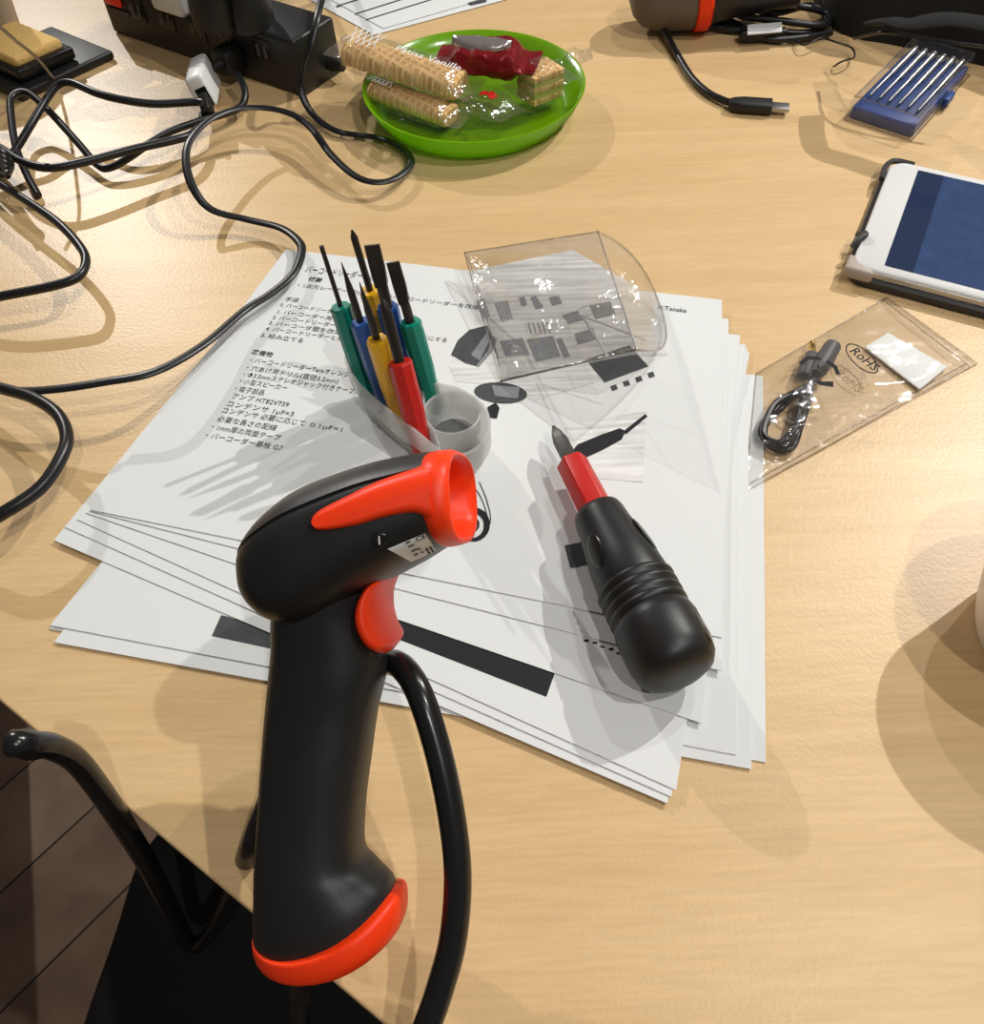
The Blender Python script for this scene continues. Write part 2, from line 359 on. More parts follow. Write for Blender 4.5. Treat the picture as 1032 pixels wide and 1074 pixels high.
def pic(name, polys, h, mt, parent):
    for q in polys: m = M(); pq(m, q, h); build(name, m, MT[mt], parent, smooth=0, recalc=False)
def ell(cx, cy, rx, ry, rot=0, n=22): return [(cx+math.cos(2*PI*i/n)*rx*math.cos(rot)-math.sin(2*PI*i/n)*ry*math.sin(rot), cy+math.cos(2*PI*i/n)*rx*math.sin(rot)+math.sin(2*PI*i/n)*ry*math.cos(rot)) for i in range(n)]
pr = TOPH+.0006
TS = .0037
LINES = [(319, 285, 'バーコードリーダーの改造', 2.0, 0, 400), (323, 294, '概要', 1.15, .00006, None), (309, 300, '・1次元レーザー(1D)や2次元のバーコードリーダーを改造', 1.1, 0, 502), (298, 315, '手順', 1.15, 0, None),
    (293, 321, '0. バーコードリーダーを買う', 1.1, 0, 372), (289, 328, '1. バーコーダー用の部品', 1.1, 0, 370), (285, 334, '2. バーコードリーダーを分解してスピーカー用コードにする', 1.1, 0, 468), (281, 340, '3. バーコーダ壁を改造する', 1.1, 0, 372), (278, 346, '4. バーコードリーダーと合体', 1.1, 0, 366), (273, 353, '5. 組み立てる', 1.1, 0, 317),
    (263, 371, '準備物', 1.2, .00005, 285), (259, 379, '・バーコードリーダーTeraオレンジ', 1.2, 0, 366), (255, 387, '・穴あけ用ドリル(直径3.2mm)', 1.2, 0, 354), (252, 394, '・Φ3.5mmステレオジャック付きケーブル', 1.2, 0, 378), (248, 401, '・小型スピーカー', 1.2, 0, 300), (243, 409, '・電子部品', 1.2, 0, 276),
    (242, 417, 'アンプ HT82V739', 1.2, 0, 302), (236, 425, 'コンデンサ 1μF×3', 1.2, 0, 307), (231, 432, 'コンデンサ 必要に応じて', 1.2, 0, 319), (324, 447, '0.1μF×1', 1.1, 0, 358), (227, 441, '必要な長さの配線', 1.2, 0, 289), (218, 449, '・1mm厚の両面テープ', 1.2, 0, 293), (212, 458, '・バーコーダー基板 G7', 1.2, 0, 295), (689, 324, 'H.Tanaka', 1.3, .00002, 720)]
BL, BR, TR, TL = qt
for x, y, s, k, bo, xe in LINES:
    p = at(x, y, pr); xd = (BR-BL).normalized(); 
    # text direction: blend of the top and bottom edges of the sheet
    f_ = max(0, min(1, (p-TL).dot((BL-TL).normalized())/(BL-TL).length)); xd = ((TR-TL).normalized()*(1-f_)+(BR-BL).normalized()*f_).normalized(); yd = Z.cross(xd)
    wd = None
    if xe:
        # length until the pixel column where the line ends in the photo
        lo, hi = 0, .3
        for _ in range(30):
            mid = (lo+hi)/2; q = p+xd*mid-CAM; px = CX+F*q.dot(RT)/q.dot(FW)
            if px < xe: lo = mid
            else: hi = mid
        wd = lo
    m = M(); add_text(m, s, p, xd, yd, TS*k, bo, wd); build('printed_line', m, MT['ink'], top, smooth=0, recalc=False)
pic('picture_background', [[(494, 284), (600, 262), (668, 300), (700, 372), (640, 396), (560, 420), (522, 404), (478, 400), (470, 382), (500, 340)], [(592, 448), (678, 430), (674, 506), (610, 500)]], pr-.0001, 'streak_print', top)
pic('printed_scanner_body', [[(473, 372), (480, 357), (492, 346), (511, 341), (516, 352), (512, 368), (499, 384), (488, 381)], ell(525, 412, 28, 11, .08)], pr, 'ink_dark', top)
pic('printed_scanner_handle', [[(511, 427), (520, 422), (524, 428), (521, 439), (513, 438)]], pr, 'ink', top)
pic('printed_scanner_screen', [[(516, 404), (545, 406), (543, 418), (519, 415)], [(494, 372), (511, 348), (514, 356), (503, 378)]], pr+.0001, 'ink_mid', top)
pic('printed_scanner_rim', [[(512, 367), (517, 352), (521, 356), (517, 368), (502, 385), (499, 384)]], pr+.0001, 'ink_mid', top)
pic('printed_board', [[(614, 377), (660, 362), (680, 384), (634, 401)], [(592, 572), (618, 567), (622, 590), (598, 596)]], pr, 'ink_dark', top)
pic('printed_pin', [[(640+i*13, 405-i*4.5), (646+i*13, 403-i*4.5), (648+i*13, 408-i*4.5), (642+i*13, 410-i*4.5)] for i in range(4)], pr, 'ink_dark', top)
pic('printed_component', [[(500, 316), (508, 313), (514, 332), (506, 335)], [(518, 318), (532, 315), (538, 334), (526, 338)], [(544, 312), (550, 311), (553, 320), (547, 322)], [(556, 312), (562, 310), (570, 322), (562, 325)], [(552, 356), (580, 352), (588, 374), (562, 380)], [(524, 358), (548, 354), (556, 372), (530, 374)], [(583, 356), (589, 354), (598, 374), (591, 376)], [(590, 330), (606, 326), (612, 336), (596, 340)], [(618, 320), (640, 316), (646, 330), (624, 335)], [(575, 312), (586, 310), (590, 318), (579, 321)], [(602, 350), (622, 344), (626, 356), (606, 362)]]+[[(553+i*5, 338), (554.5+i*5, 338), (558+i*5, 350), (556.5+i*5, 350)] for i in range(5)], pr, 'ink_mid', top)
pic('printed_tool_icon', [[(597, 476), (606, 466), (630, 456), (650, 449), (656, 452), (652, 461), (634, 471), (606, 484)]], pr, 'ink', top)
pic('printed_tool_shaft', [[(654, 452), (677, 434), (679, 437), (656, 456)]], pr, 'ink', top)
for (ro, ri) in ((17, 12.5), (8, 5.5)):
    m = M(); o1, o2 = ell(497 if ro > 10 else 495, 550, ro, ro*1.06), ell(495, 551, ri, ri*1.05); k = len(o1)
    m.add([at(*p, pr) for p in o1+o2], [(i, (i+1) % k, k+(i+1) % k, k+i) for i in range(k)]); build('printed_speaker_ring', m, MT['ink'], top, smooth=0, recalc=False)
for pts in ([(492, 505), (503, 520), (510, 540), (508, 552)], [(502, 505), (510, 525), (514, 545), (509, 558)]):
    m = M(); cpts = crom([V((x, y, 0)) for x, y in pts], 5)
    m.grid([[at(a.x, a.y, pr), at(a.x+1.1, a.y, pr)] for a in cpts]); build('printed_wire', m, MT['ink'], top, smooth=0, recalc=False)
m = M(); hb = sh(5)+.0004; pq(m, [(340, 617), (420, 648), (583, 703), (573, 731), (424, 673), (335, 640)], hb); build('printed_bar', m, MT['ink'], sx_, smooth=0, recalc=False)
for i, (x, y) in enumerate([(612, 671), (621, 673), (629, 677), (638, 680), (646, 684), (655, 685), (662, 688)]): m = M(); pq(m, [(x, y), (x+5, y-1+(i % 3)), (x+6, y+2), (x+1, y+2.5)], sh(6)+.0004); build('printed_mark', m, MT['ink'], sfan, smooth=0, recalc=False)
m = M(); hb = sh(2)+.00045; pq(m, [(222, 667), (232, 645), (330, 670), (330, 690)], hb)
build('printed_bar', m, MT['ink_dark'], sy_, smooth=0, recalc=False)
# second loose papers at the back
for i, (q, lb) in enumerate([([(300, -14), (392, 37), (560, -8), (440, -60)], 'white printed sheet lying under another at the back, behind the green plate'), ([(318, -16), (402, 30), (548, -12), (440, -56)], 'upper white printed sheet at the back edge, behind the green plate')]):
    o, qb = sheet(.0004+i*.0006, None, quad=q, label=lb, group='loose printed sheets behind the plate')
    if i:
        pic('printed_line', ([(352, 6), (430, -18), (431, -17), (353, 7.2)], [(372, 14), (455, -12), (456, -11), (373, 15.2)], [(384, 20), (474, -8), (475, -7), (385, 21)], [(490, 3), (508, -2), (511, 1), (494, 5)]), .0004+i*.0006+.0005, 'ink_dark', o)

# ------------------------------------------------------------------ barcode scanner
SD = .275; SO = dep(335, 800, SD); yaw = math.radians(6.5)
SXd = RT*math.cos(yaw)-FW*math.sin(yaw); SZd = -FW*math.cos(yaw)-RT*math.sin(yaw); SYd = UP
def sp(x, y):                                 # photo point -> the scanner's own symmetry plane
    d = ray(x, y); return CAM+d*((SO-CAM).dot(SZd)/d.dot(SZd))
def ring(Lp, Rp, wz, ex=2.5, n=40, zoff=0, a0=None, a1=None, sag=0):
    Lp, Rp = V(Lp), V(Rp); c_ = (Lp+Rp)/2; hv = (Lp-Rp)/2; out = []
    full = a0 is None
    for k in range(n):
        a = 2*PI*k/n if full else a0+(a1-a0)*k/(n-1)
        cu, su = math.cos(a), math.sin(a)
        out.append(c_+hv*math.copysign(abs(cu)**(2/ex), cu)+SZd*(wz*math.copysign(abs(su)**(2/ex), su)+zoff)-SYd*sag*(1-min(1, abs(cu)**(4/ex))))
    return out
def interp(secs, n):                          # secs: (x,y of one side, x,y of other side, half depth)
    f = lambda s_: [V((s_[0][0], s_[0][1], s_[2])), V((s_[1][0], s_[1][1], 0))]
    A = crom([f(s_)[0] for s_ in secs], n); B = crom([f(s_)[1] for s_ in secs], n)
    return [(sp(a.x, a.y), sp(b_.x, b_.y), a.z) for a, b_ in zip(A, B)]
root_p = sp(345, 1010)
scn = thing('barcode_scanner', root_p, 'black and orange handheld barcode scanner propped upright at the table edge', 'barcode scanner')
HS = [((271, 975), (414, 930), .0175), ((271, 955), (408, 921), .0178), ((272, 930), (394, 909), .0175), ((273, 898), (380, 892), .017), ((276, 845), (381, 845), .0165), ((279, 795), (387, 797), .0165), ((283, 745), (394, 748), .0165), ((287, 705), (403, 708), .017), ((290, 675), (402, 677), .0175), ((291, 648), (396, 640), .019), ((298, 610), (396, 605), .021), ((308, 580), (396, 580), .015)]
hi_ = interp(HS, 5); SG = .0075
m = M(); m.loft([ring(a, b_, z, sag=SG*max(0, 1-i/12)) for i, (a, b_, z) in enumerate(hi_)])
build('handle', m, MT['black'], scn, smooth=60)
HD = [((265, 590), (265, 598), .004), ((267, 577), (269, 613), .013), ((273, 564), (278, 629), .021), ((284, 549), (292, 642), .0265), ((300, 533), (310, 650), .030), ((326, 514), (336, 650), .032), ((362, 499), (370, 632), .032), ((400, 487), (405, 610), .0315), ((438, 479), (442, 590), .0305), ((467, 475), (474, 570), .0295)]
HI = interp(HD, 6)
m = M(); m.loft([ring(a, b_, z, 2.7, 48) for a, b_, z in HI]+[ring(sp(465, 481), sp(471, 565), .0272, 2.7, 48), ring(sp(440, 489), sp(447, 568), .024, 2.7, 48)]); headm = m
build('head', m, MT['black'], scn, smooth=60)
bm = bmesh.new(); bv = [bm.verts.new(p) for p in headm.v]
for f_ in headm.f: bm.faces.new([bv[i] for i in f_])
bvh = BVHTree.FromBMesh(bm); bm.free()
# top cover, light on it painted as grey: upper part of the head, standing a little proud
rings = []
for i, (a, b_, z) in enumerate(HI[2:-2]):
    g = 1.022; c_ = (a+b_)/2; ra = c_+(a-c_)*g
    o_ = ring(ra, c_-(a-c_)*g, z*g, 2.7, 30, 0, -1.02, 1.02); inn = ring(c_+(a-c_)*.95, c_-(a-c_)*.95, z*.95, 2.7, 30, 0, -1.02, 1.02)
    rings.append(o_+inn[::-1])
m = M(); m.loft(rings); build('top_cover', m, MT['cover'], scn, smooth=50)
def on_head(x, y, off):
    d = ray(x, y); d.normalize(); h_ = bvh.ray_cast(CAM, d)
    if h_[0] is None: return sp(x, y)
    return h_[0]-d*off
def patch(top_, bot_, off, mt, name, n=40, k=12, edge=-.001, parent=scn, round_=True):
    A = crom([V((x, y, 0)) for x, y in top_], 12); B = crom([V((x, y, 0)) for x, y in bot_], 12)
    samp = lambda C_, t_: C_[min(len(C_)-1, int(t_*(len(C_)-1)))].lerp(C_[min(len(C_)-1, int(t_*(len(C_)-1))+1)], t_*(len(C_)-1)-int(t_*(len(C_)-1)))
    rows = []
    for i in range(n+1):
        r_ = []
        for j in range(k+1):
            p = samp(A, i/n).lerp(samp(B, i/n), j/k); e = min(j/k, 1-j/k)*2*(1 if round_ else 9)
            prof = math.sqrt(max(0, 1-(1-min(1, e*2.2))**2)); r_.append(on_head(p.x, p.y, edge+(off-edge)*prof))
        rows.append(r_)
    m = M(); m.grid(rows); return build(name, m, mt, parent, smooth=70)
patch([(326, 548), (328, 541), (337, 533), (362, 520), (390, 506), (430, 490), (452, 480), (464, 476.5)], [(327, 550), (332, 556), (348, 556), (376, 551), (400, 544), (425, 539), (440, 540), (452, 549), (460, 560), (467, 570)], .0024, MT['orange'], 'side_stripe', 64, 16)
m = M()
secs = [((449, 481), (461, 565), .0285), ((456, 477), (466, 570), .0300), ((463, 474.5), (472, 573), .0312), ((470, 473.5), (477, 573), .0314), ((478, 473), (484, 571.5), .0308), ((483, 474.5), (488.5, 570), .0300), ((485, 477), (490, 567), .0288)]
inn = [((484.5, 479), (489, 564), .0276), ((472, 483), (478, 562), .0262), ((455, 488), (461, 562), .0248), ((446, 490), (452, 562), .0238)]
rs = [ring(sp(*a), sp(*b_), z, 2.8, 48) for a, b_, z in secs+inn]
m.loft(rs, cap=False); build('nose_ring', m, MT['orange'], scn, smooth=60)
m = M(); m.loft([ring(sp(447, 491), sp(453, 561), .0235, 2.8, 48), ring(sp(443, 492), sp(449, 561), .0232, 2.8, 48)]); build('scan_window', m, MT['red_glass'], scn)
# trigger
TG = [((408, 597), (419, 594), .004), ((403, 603), (417, 599), .010), ((392, 613), (410.5, 609), .0165), ((384, 628), (406, 622), .0185), ((381, 643), (406.5, 641), .019), ((384, 658), (411, 656), .0185), ((391, 671), (418, 668), .017), ((400, 679), (415, 676), .012), ((406, 683), (412, 681), .005)]
m = M(); m.loft([ring(a, b_, z, 2.3) for a, b_, z in interp(TG, 4)]); build('trigger', m, MT['orange'], scn, smooth=60)
# base cap
CP = [((271, 973), (414, 928), .0178), ((270.5, 974), (422, 930), .0196), ((271, 979), (425.5, 939), .0200), ((273, 988), (425, 957), .0196), ((278, 995), (419, 972), .0178), ((292, 1000), (405, 984), .013)]
m = M(); m.loft([ring(a, b_, z, 2.4, sag=SG*(1-.35*i/20)) for i, (a, b_, z) in enumerate(interp(CP, 4))]); cp = build('base_cap', m, MT['orange'], scn, smooth=50)
# label, indicator, cable
lb_ = patch([(405, 575), (425, 566.5), (445, 558)], [(434, 591), (446, 586), (459, 580)], .0005, MT['label'], 'rating_label', 12, 8, -.0003, round_=False)
m = M()
for x, y, dx, dy in [(425, 569, 5, -2), (428, 573, 6, -2.4), (431, 578, 7, -3), (434, 582, 4, -1.7), (438, 576, 3, -1.2), (441, 579, 2.5, -1)]:
    m.add([on_head(x, y, .0011), on_head(x+dx, y+dy, .0011), on_head(x+dx+.8, y+dy+1.3, .0011), on_head(x+.8, y+1.3, .0011)], [(0, 1, 2, 3)])
for x, y in [(446, 576), (450, 574.5), (448, 579), (452, 577.5)]: m.add([on_head(x, y, .0011), on_head(x+2.6, y-1, .0011), on_head(x+3.8, y+1.2, .0011), on_head(x+1.2, y+2.2, .0011)], [(0, 1, 2, 3)])
p0 = on_head(436.5, 568.5, .0012); p1 = on_head(445, 565, .0012); xd = (p1-p0).normalized(); yd = (on_head(435, 564, .0012)-p0); yd = (yd-xd*yd.dot(xd)).normalized()
add_text(m, 'CE', p0, xd, yd, .0028, .00005)
build('label_print', m, MT['ink'], lb_, smooth=0, recalc=False)
patch([(389, 566), (391, 559), (398, 556.5), (405, 559), (406, 565)], [(389.5, 568), (392, 573), (398, 575), (404, 572), (406, 567)], .0004, MT['black_gloss'], 'indicator_recess', 16, 8, -.0004)
m = M(); m.add([on_head(x, y, .0009) for x, y in [(396.5, 562.5), (398.2, 562), (399, 571), (397.2, 571.5)]], [(0, 1, 2, 3)]); build('indicator_light', m, MT['fbody'], scn, smooth=0)
pts = crom([dep(x, y, t_) for x, y, t_ in [(322, 996, .288), (318, 1030, .293), (314, 1060, .31), (318, 1095, .35), (330, 1130, .41), (350, 1160, .46)]], 8)
m = M(); m.tube(pts[:-1], [.0042 if i < 12 else .003 for i in range(len(pts)-1)], 12); build('cord', m, MT['cable'], scn)

# ------------------------------------------------------------------ bent rod holder
rp = [(12, 780, .272), (20, 780, .272), (34, 781, .276), (54, 783, .286), (78, 796, .300), (100, 822, .314), (126, 860, .333), (155, 907, .372), (180, 955, .42), (195, 985, .45), (207, 990, .455), (224, 975, .43), (246, 935, .365), (262, 893, .315), (285, 835, .308), (318, 770, .306), (355, 715, .303), (385, 695, .298), (408, 694, .288), (424, 702, .278), (441, 730, .271), (460, 790, .268), (474, 858, .266), (480, 920, .265), (475, 985, .2645), (461, 1038, .264), (447, 1078, .264), (432, 1112, .2695)]
pts = crom([dep(*p) for p in rp], 7)
h1 = thing('rod_holder', (pts[-1].x, pts[-1].y, TZ), 'bent black coated rod looping behind the scanner handle, one end foot on the table', 'holder')
m = M(); m.tube(pts, .0044, 18); build('rod', m, MT['rod'], h1)
m = M(); m.ball(dep(30, 781, .275), dep(52, 784, .279)-dep(30, 781, .275), UP*.0050, FW*.005, 20, 14); build('rubber_tip', m, MT['rod'], h1)
e_ = pts[-1]; m = M(); m.lathe((e_.x, e_.y, TZ), (e_.x, e_.y, e_.z+.004), [(0, .011), (.003, .011), (.004, .0065), (e_.z+.004-TZ, .005)], 24); build('foot', m, MT['rubber'], h1)

# ------------------------------------------------------------------ frosted screwdriver holder with seven screwdrivers
rim_px = [(361, 376), (368, 392), (385, 412), (412, 436), (438, 455), (462, 473), (480, 478), (497, 474), (510, 462), (515, 447), (512, 431), (503, 420), (490, 411), (477, 405), (462, 402), (440, 395), (415, 385), (385, 376), (368, 371)]
RH = .030
R1 = crom([at(x, y, RH) for x, y in rim_px], 4, True)
cen = sum(R1, V())/len(R1)
def shrink(R, k, h, inset=0):
    return [V((cen.x+(p.x-cen.x)*k-(p.x-cen.x)/max((p-cen).length, 1e-6)*inset, cen.y+(p.y-cen.y)*k-(p.y-cen.y)/max((p-cen).length, 1e-6)*inset, TZ+h)) for p in R]
hb = STK+.0002
dh = thing('screwdriver_holder', (cen.x, cen.y, TZ+hb), 'frosted clear plastic holder standing on the text page with small screwdrivers in it', 'tool holder')
m = M(); m.loft([shrink(R1, .86, hb), shrink(R1, .90, hb+.003), shrink(R1, .965, hb+.012), shrink(R1, .97, hb+.0125, -.001), shrink(R1, .985, RH-.001), shrink(R1, 1, RH), shrink(R1, 1, RH, .0017), shrink(R1, .955, hb+.012, .0017), shrink(R1, .89, hb+.0035, .0017), shrink(R1, .84, hb+.0022, .0017)])
build('shell', m, MT['frost'], dh, smooth=50)
rc = at(476, 452, .012); rc = V((rc.x, rc.y, 0))
m = M(); z0 = TZ+hb+.004
m.lathe((rc.x, rc.y, z0), (rc.x, rc.y, z0+.03), [(0, .0115), (.016, .0132), (.0163, .0145), (.0, .0127)], 36, cap=False); build('ring_recess', m, MT['frost'], dh)
m = M(); m.lathe((rc.x, rc.y, z0-.0015), (rc.x, rc.y, z0+.03), [(0, .0112), (.001, .0112)], 36); tag(build('recess_disc', m, mat('grey_disc', rgb(110, 111, 112), .5), dh), 'dark grey round disc in the recess')
# inner divider between the tools and the recess
dv = [at(x, y, .024) for x, y in [(441, 398), (446, 420), (444, 436), (455, 452), (462, 470)]]
m = M(); m.grid([[V((p.x, p.y, z0-.001)) for p in crom(dv, 4)], [V((p.x, p.y, TZ+.026)) for p in crom(dv, 4)]]); build('divider', m, MT['frost'], dh, solid=.0012)

def hexprof(m, p0, t, prof, n=6, ph=0): m.lathe(p0, V(p0)+t, prof, n, ph)
DR = [  # tip px, collar px, tip height, handle length hint, material, tip kind, label
    ((337, 258), (357, 321), .093, 'teal', 'thin', 'small teal screwdriver with a thin flat tip, leftmost in the frosted holder'),
    ((358, 275), (378, 337), .091, 'blue', 'awl', 'small blue handled awl with a sharp point, second from left in the holder'),
    ((369, 241), (388, 304), .101, 'yellow', 'cross', 'small yellow screwdriver with a long cross tip, at the back of the holder'),
    ((377, 296), (395, 355), .090, 'yellow', 'awl', 'small yellow handled tool with a pointed tip, beside the red screwdriver'),
    ((390, 257), (406, 321), .101, 'blue', 'wide', 'small blue screwdriver with the broadest flat blade, at the back of the holder'),
    ((402, 314), (419, 379), .084, 'redp', 'phillips', 'small red screwdriver with a thick cross tip, frontmost in the holder'),
    ((412, 275), (430, 337), .094, 'teal', 'flat', 'small teal screwdriver with a flat blade, rightmost in the frosted holder')]
for (tx, ty), (cx_, cy_), th, mc, kind, lb in DR:
    T = at(tx, ty, th)
    # the axis goes through the collar's pixel and its foot stands on the holder floor
    foot_px = (cx_+(cx_-tx)*1.52, cy_+(cy_-ty)*1.52); B = at(*foot_px, hb+.0045)
    ax = (B-T).normalized(); Ltot = (B-T).length
    # point of the axis seen at the collar pixel
    lo, hi = 0, Ltot
    for _ in range(30):
        mid = (lo+hi)/2; q = T+ax*mid-CAM
        if CY-F*q.dot(UP)/q.dot(FW) < cy_: lo = mid
        else: hi = mid
    Lc = lo; d = thing('precision_screwdriver', B, lb, 'screwdriver', 'small coloured screwdrivers in the frosted holder')
    hl = Ltot-Lc; R_ = .0052 if mc != 'redp' else .0058
    m = M(); m.lathe(B, T, [(0, R_*.6), (.002, R_*.85), (hl*.35, R_*.92), (hl*.5, R_), (hl-.001, R_), (hl, R_*.9)], 8, .3)
    build('handle', m, MT[mc], d, smooth=25)
    m = M(); s0 = hl-.001
    if kind == 'thin': m.lathe(B, T, [(s0, .0012), (Ltot, .0011)], 12)
    elif kind == 'awl': m.lathe(B, T, [(s0, .0018), (hl+Lc*.5, .0018), (Ltot, .0002)], 12)
    elif kind == 'cross': m.lathe(B, T, [(s0, .0017), (Ltot-.004, .0017), (Ltot, .0004)], 12)
    elif kind == 'phillips': m.lathe(B, T, [(s0, .0026), (Ltot-.007, .0026), (Ltot-.003, .002), (Ltot, .0006)], 14)
    else:
        wd = .0034 if kind == 'wide' else .0029; m.lathe(B, T, [(s0, wd*.8), (Ltot-.02, wd*.8)], 14)
        tt = -ax; sx1 = (RT-tt*RT.dot(tt)).normalized(); sy1 = tt.cross(sx1)
        rr = []
        for dd, ww, hh in ((Ltot-.0205, wd*.8, wd*.8), (Ltot-.012, wd*1.0, .0012), (Ltot, wd*1.0, .0005)):
            c_ = B+tt*dd; rr.append([c_+sx1*ww*i+sy1*hh*j for i, j in ((-1, -1), (1, -1), (1, 1), (-1, 1))])
        m.loft(rr)
    build('shaft', m, MT['iron'], d, smooth=40)

# ------------------------------------------------------------------ clear D-shaped lid
ln = V((-.5, -.2, .84)).normalized(); P4 = at(525, 400, .0065)
def onl(x, y): d = ray(x, y); return CAM+d*((P4-CAM).dot(ln)/d.dot(ln))
P1, P2, P3 = onl(487, 265), onl(627, 243), onl(668, 367)
bR = at(691, 318, .009)-(P2+P3)/2
bL = -ln*.004+bR*.02
def dcurve(a, b_, bv_, n=20):
    return [a.lerp(b_, .5-.5*math.copysign(abs(math.cos(PI*i/n))**.8, math.cos(PI*i/n)))+bv_*abs(math.sin(PI*i/n))**.75 for i in range(n+1)]
t = thing('clear_lid', (P4.x, P4.y, TZ+STK), 'clear plastic D-shaped lid lying on the printed pictures of the top page', 'lid')
m = M(); m.grid([[P1, P1.lerp(P2, .5), P2], [P1.lerp(P4, .5), (P1+P2+P3+P4)/4, P2.lerp(P3, .5)], [P4, P4.lerp(P3, .5), P3]]); build('flat_face', m, MT['clear'], t, solid=.0008)
c0, c1 = dcurve(P1, P4, bL), dcurve(P2, P3, bR)
m = M(); m.grid([[p.lerp(q, s_/6) for s_ in range(7)] for p, q in zip(c0, c1)]); build('curved_back', m, MT['clear'], t, solid=.0008)
m = M(); m.add(c1, [tuple(range(len(c1)))]); build('end_wall', m, MT['clear'], t, solid=.0008, smooth=0)
m = M(); edge = film('clear_plastic_edge', (.82, .8, .78), .12, .2, .4)
for a, b_ in ((P1, P2), (P2, P3), (P3, P4), (P4, P1)): m.tube([a.lerp(b_, s_/8) for s_ in range(9)], .0005, 6)
m.tube(c1, .0007, 6); m.tube(c0, .0005, 6); build('rim_bead', m, edge, t)
f1 = P3.lerp(P2, .55).lerp(P4, .3)-ln*.003
m = M(); m.tube([f1.lerp(P3.lerp(P4, .2), s_/6) for s_ in range(7)], .0006, 6); m.tube([f1.lerp(P2.lerp(P3, .9)+bR*.3, s_/6) for s_ in range(7)], .0005, 6); build('rib_gloss_line', m, MT['frost'], t)  # rib kept pale, its bright gloss line painted in by the material

# ------------------------------------------------------------------ big screwdriver lying on the sheets
a0 = at(580, 447, STK+.0128); a1 = at(716, 712, STK+.0172)
t = (a0-a1).normalized(); Ls = (a0-a1).length
sd = thing('ratchet_screwdriver', (a1.x, a1.y, TZ+STK), 'large black handled screwdriver with a red collar lying on the white sheets', 'screwdriver')
rr = .0178
hp = [(0, .006), (.0006, .0105), (.0026, .0146), (.006, .0168), (.011, rr), (.024, rr), (.0285, .0168)]
hl = .61*Ls
for i in range(4):
    b0 = .0295+i*.0042; hp += [(b0, .0158), (b0+.0012, .0171), (b0+.0028, .0171), (b0+.004, .0158)]
hp += [(.048, .0160), (.060, .0150), (hl-.010, .0122), (hl-.004, .0117), (hl-.001, .0110), (hl, .0095)]
m = M(); m.lathe(a1, a0, hp, 48); ho = build('handle', m, MT['black'], sd, smooth=50)
# thumb recesses: shallow dished ovals set into the grip
ra = t.cross(Z).normalized(); rb = ra.cross(t).normalized()
if rb.z < 0: rb = -rb
def surf(al, ang, r_): return a1+t*al+(ra*math.cos(ang)+rb*math.sin(ang))*r_
for al, ang in ((.0155, .62), (.064, .6), (.062, 2.5)):
    m = M(); c_ = surf(al, ang, .0174 if al < .05 else .0147); tl_ = -.0000 if al < .05 else -.12; rad = (ra*math.cos(ang)+rb*math.sin(ang)); tan = t.cross(rad)
    m.ball(c_-rad*.0003, (t+rad*tl_)*.0095, tan*.0042, rad*.0007, 20, 8); build('grip_recess', m, MT['black_gloss'], sd)
m = M(); L0 = hl-.002; L1_ = Ls*.83
m.lathe(a1, a0, [(L0, .0082), (L1_-.001, .0078), (L1_, .0072)], 6, .4); tag(build('collar', m, MT['redp'], sd, bevel=.0012, smooth=30), 'red hexagonal collar')
m = M(); m.lathe(a1, a0, [(L1_-.002, .0037), (Ls-.010, .0037), (Ls-.004, .0024), (Ls, .0006)], 6, .2); build('bit', m, MT['iron'], sd, smooth=30)

# ------------------------------------------------------------------ lime plate with wrapped wafers
e0, e1 = at(380, 97, .02), at(612, 76, .02); pc = (e0+e1)/2; PR = (e1-e0).length/2
m = M(); m.lathe((pc.x, pc.y, TZ), (pc.x, pc.y, TZ+1), [(0, PR*.78), (.0, PR*.80), (.004, PR*.87), (.012, PR*.95), (.0195, PR*.995), (.0205, PR), (.0205, PR*.985), (.0125, PR*.925), (.005, PR*.85), (.0028, PR*.8), (.0028, .0005)], 72)
tag(build('plate', m, MT['green'], smooth=60), 'lime green plastic plate of wrapped wafers near the black power strip', 'plate')
def pillow(m, p0, p1, wv, hv, seedv, fin=.012, nl=22, na=16, wrk=.0022):
    """crumpled wrapper round a bar, flattened and pinched at both ends"""
    p0, p1 = V(p0), V(p1); ax = (p1-p0); L_ = ax.length; ax.normalize(); rings = []
    for i in range(nl+1):
        s_ = i/nl; d_ = -fin+s_*(L_+2*fin)
        e = min(1, max(0, min(d_+fin*.3, L_+fin*.3-d_)/(fin*1.0))); e = e*e*(3-2*e)
        ring_ = []
        for k in range(na):
            a = 2*PI*k/na; cu, su = math.cos(a), math.sin(a)
            p = p0+ax*d_+wv*math.copysign(abs(cu)**.7, cu)*(1.0 if e > .5 else .92+.1*math.sin(k*2.1))+hv*math.copysign(abs(su)**.7, su)*(.06+.94*e)
            nz = noise.noise_vector(p*95+V((seedv, 0, 0)))*wrk*(.4+.6*e); ring_.append(p+nz)
        rings.append(ring_)
    return m.loft(rings)
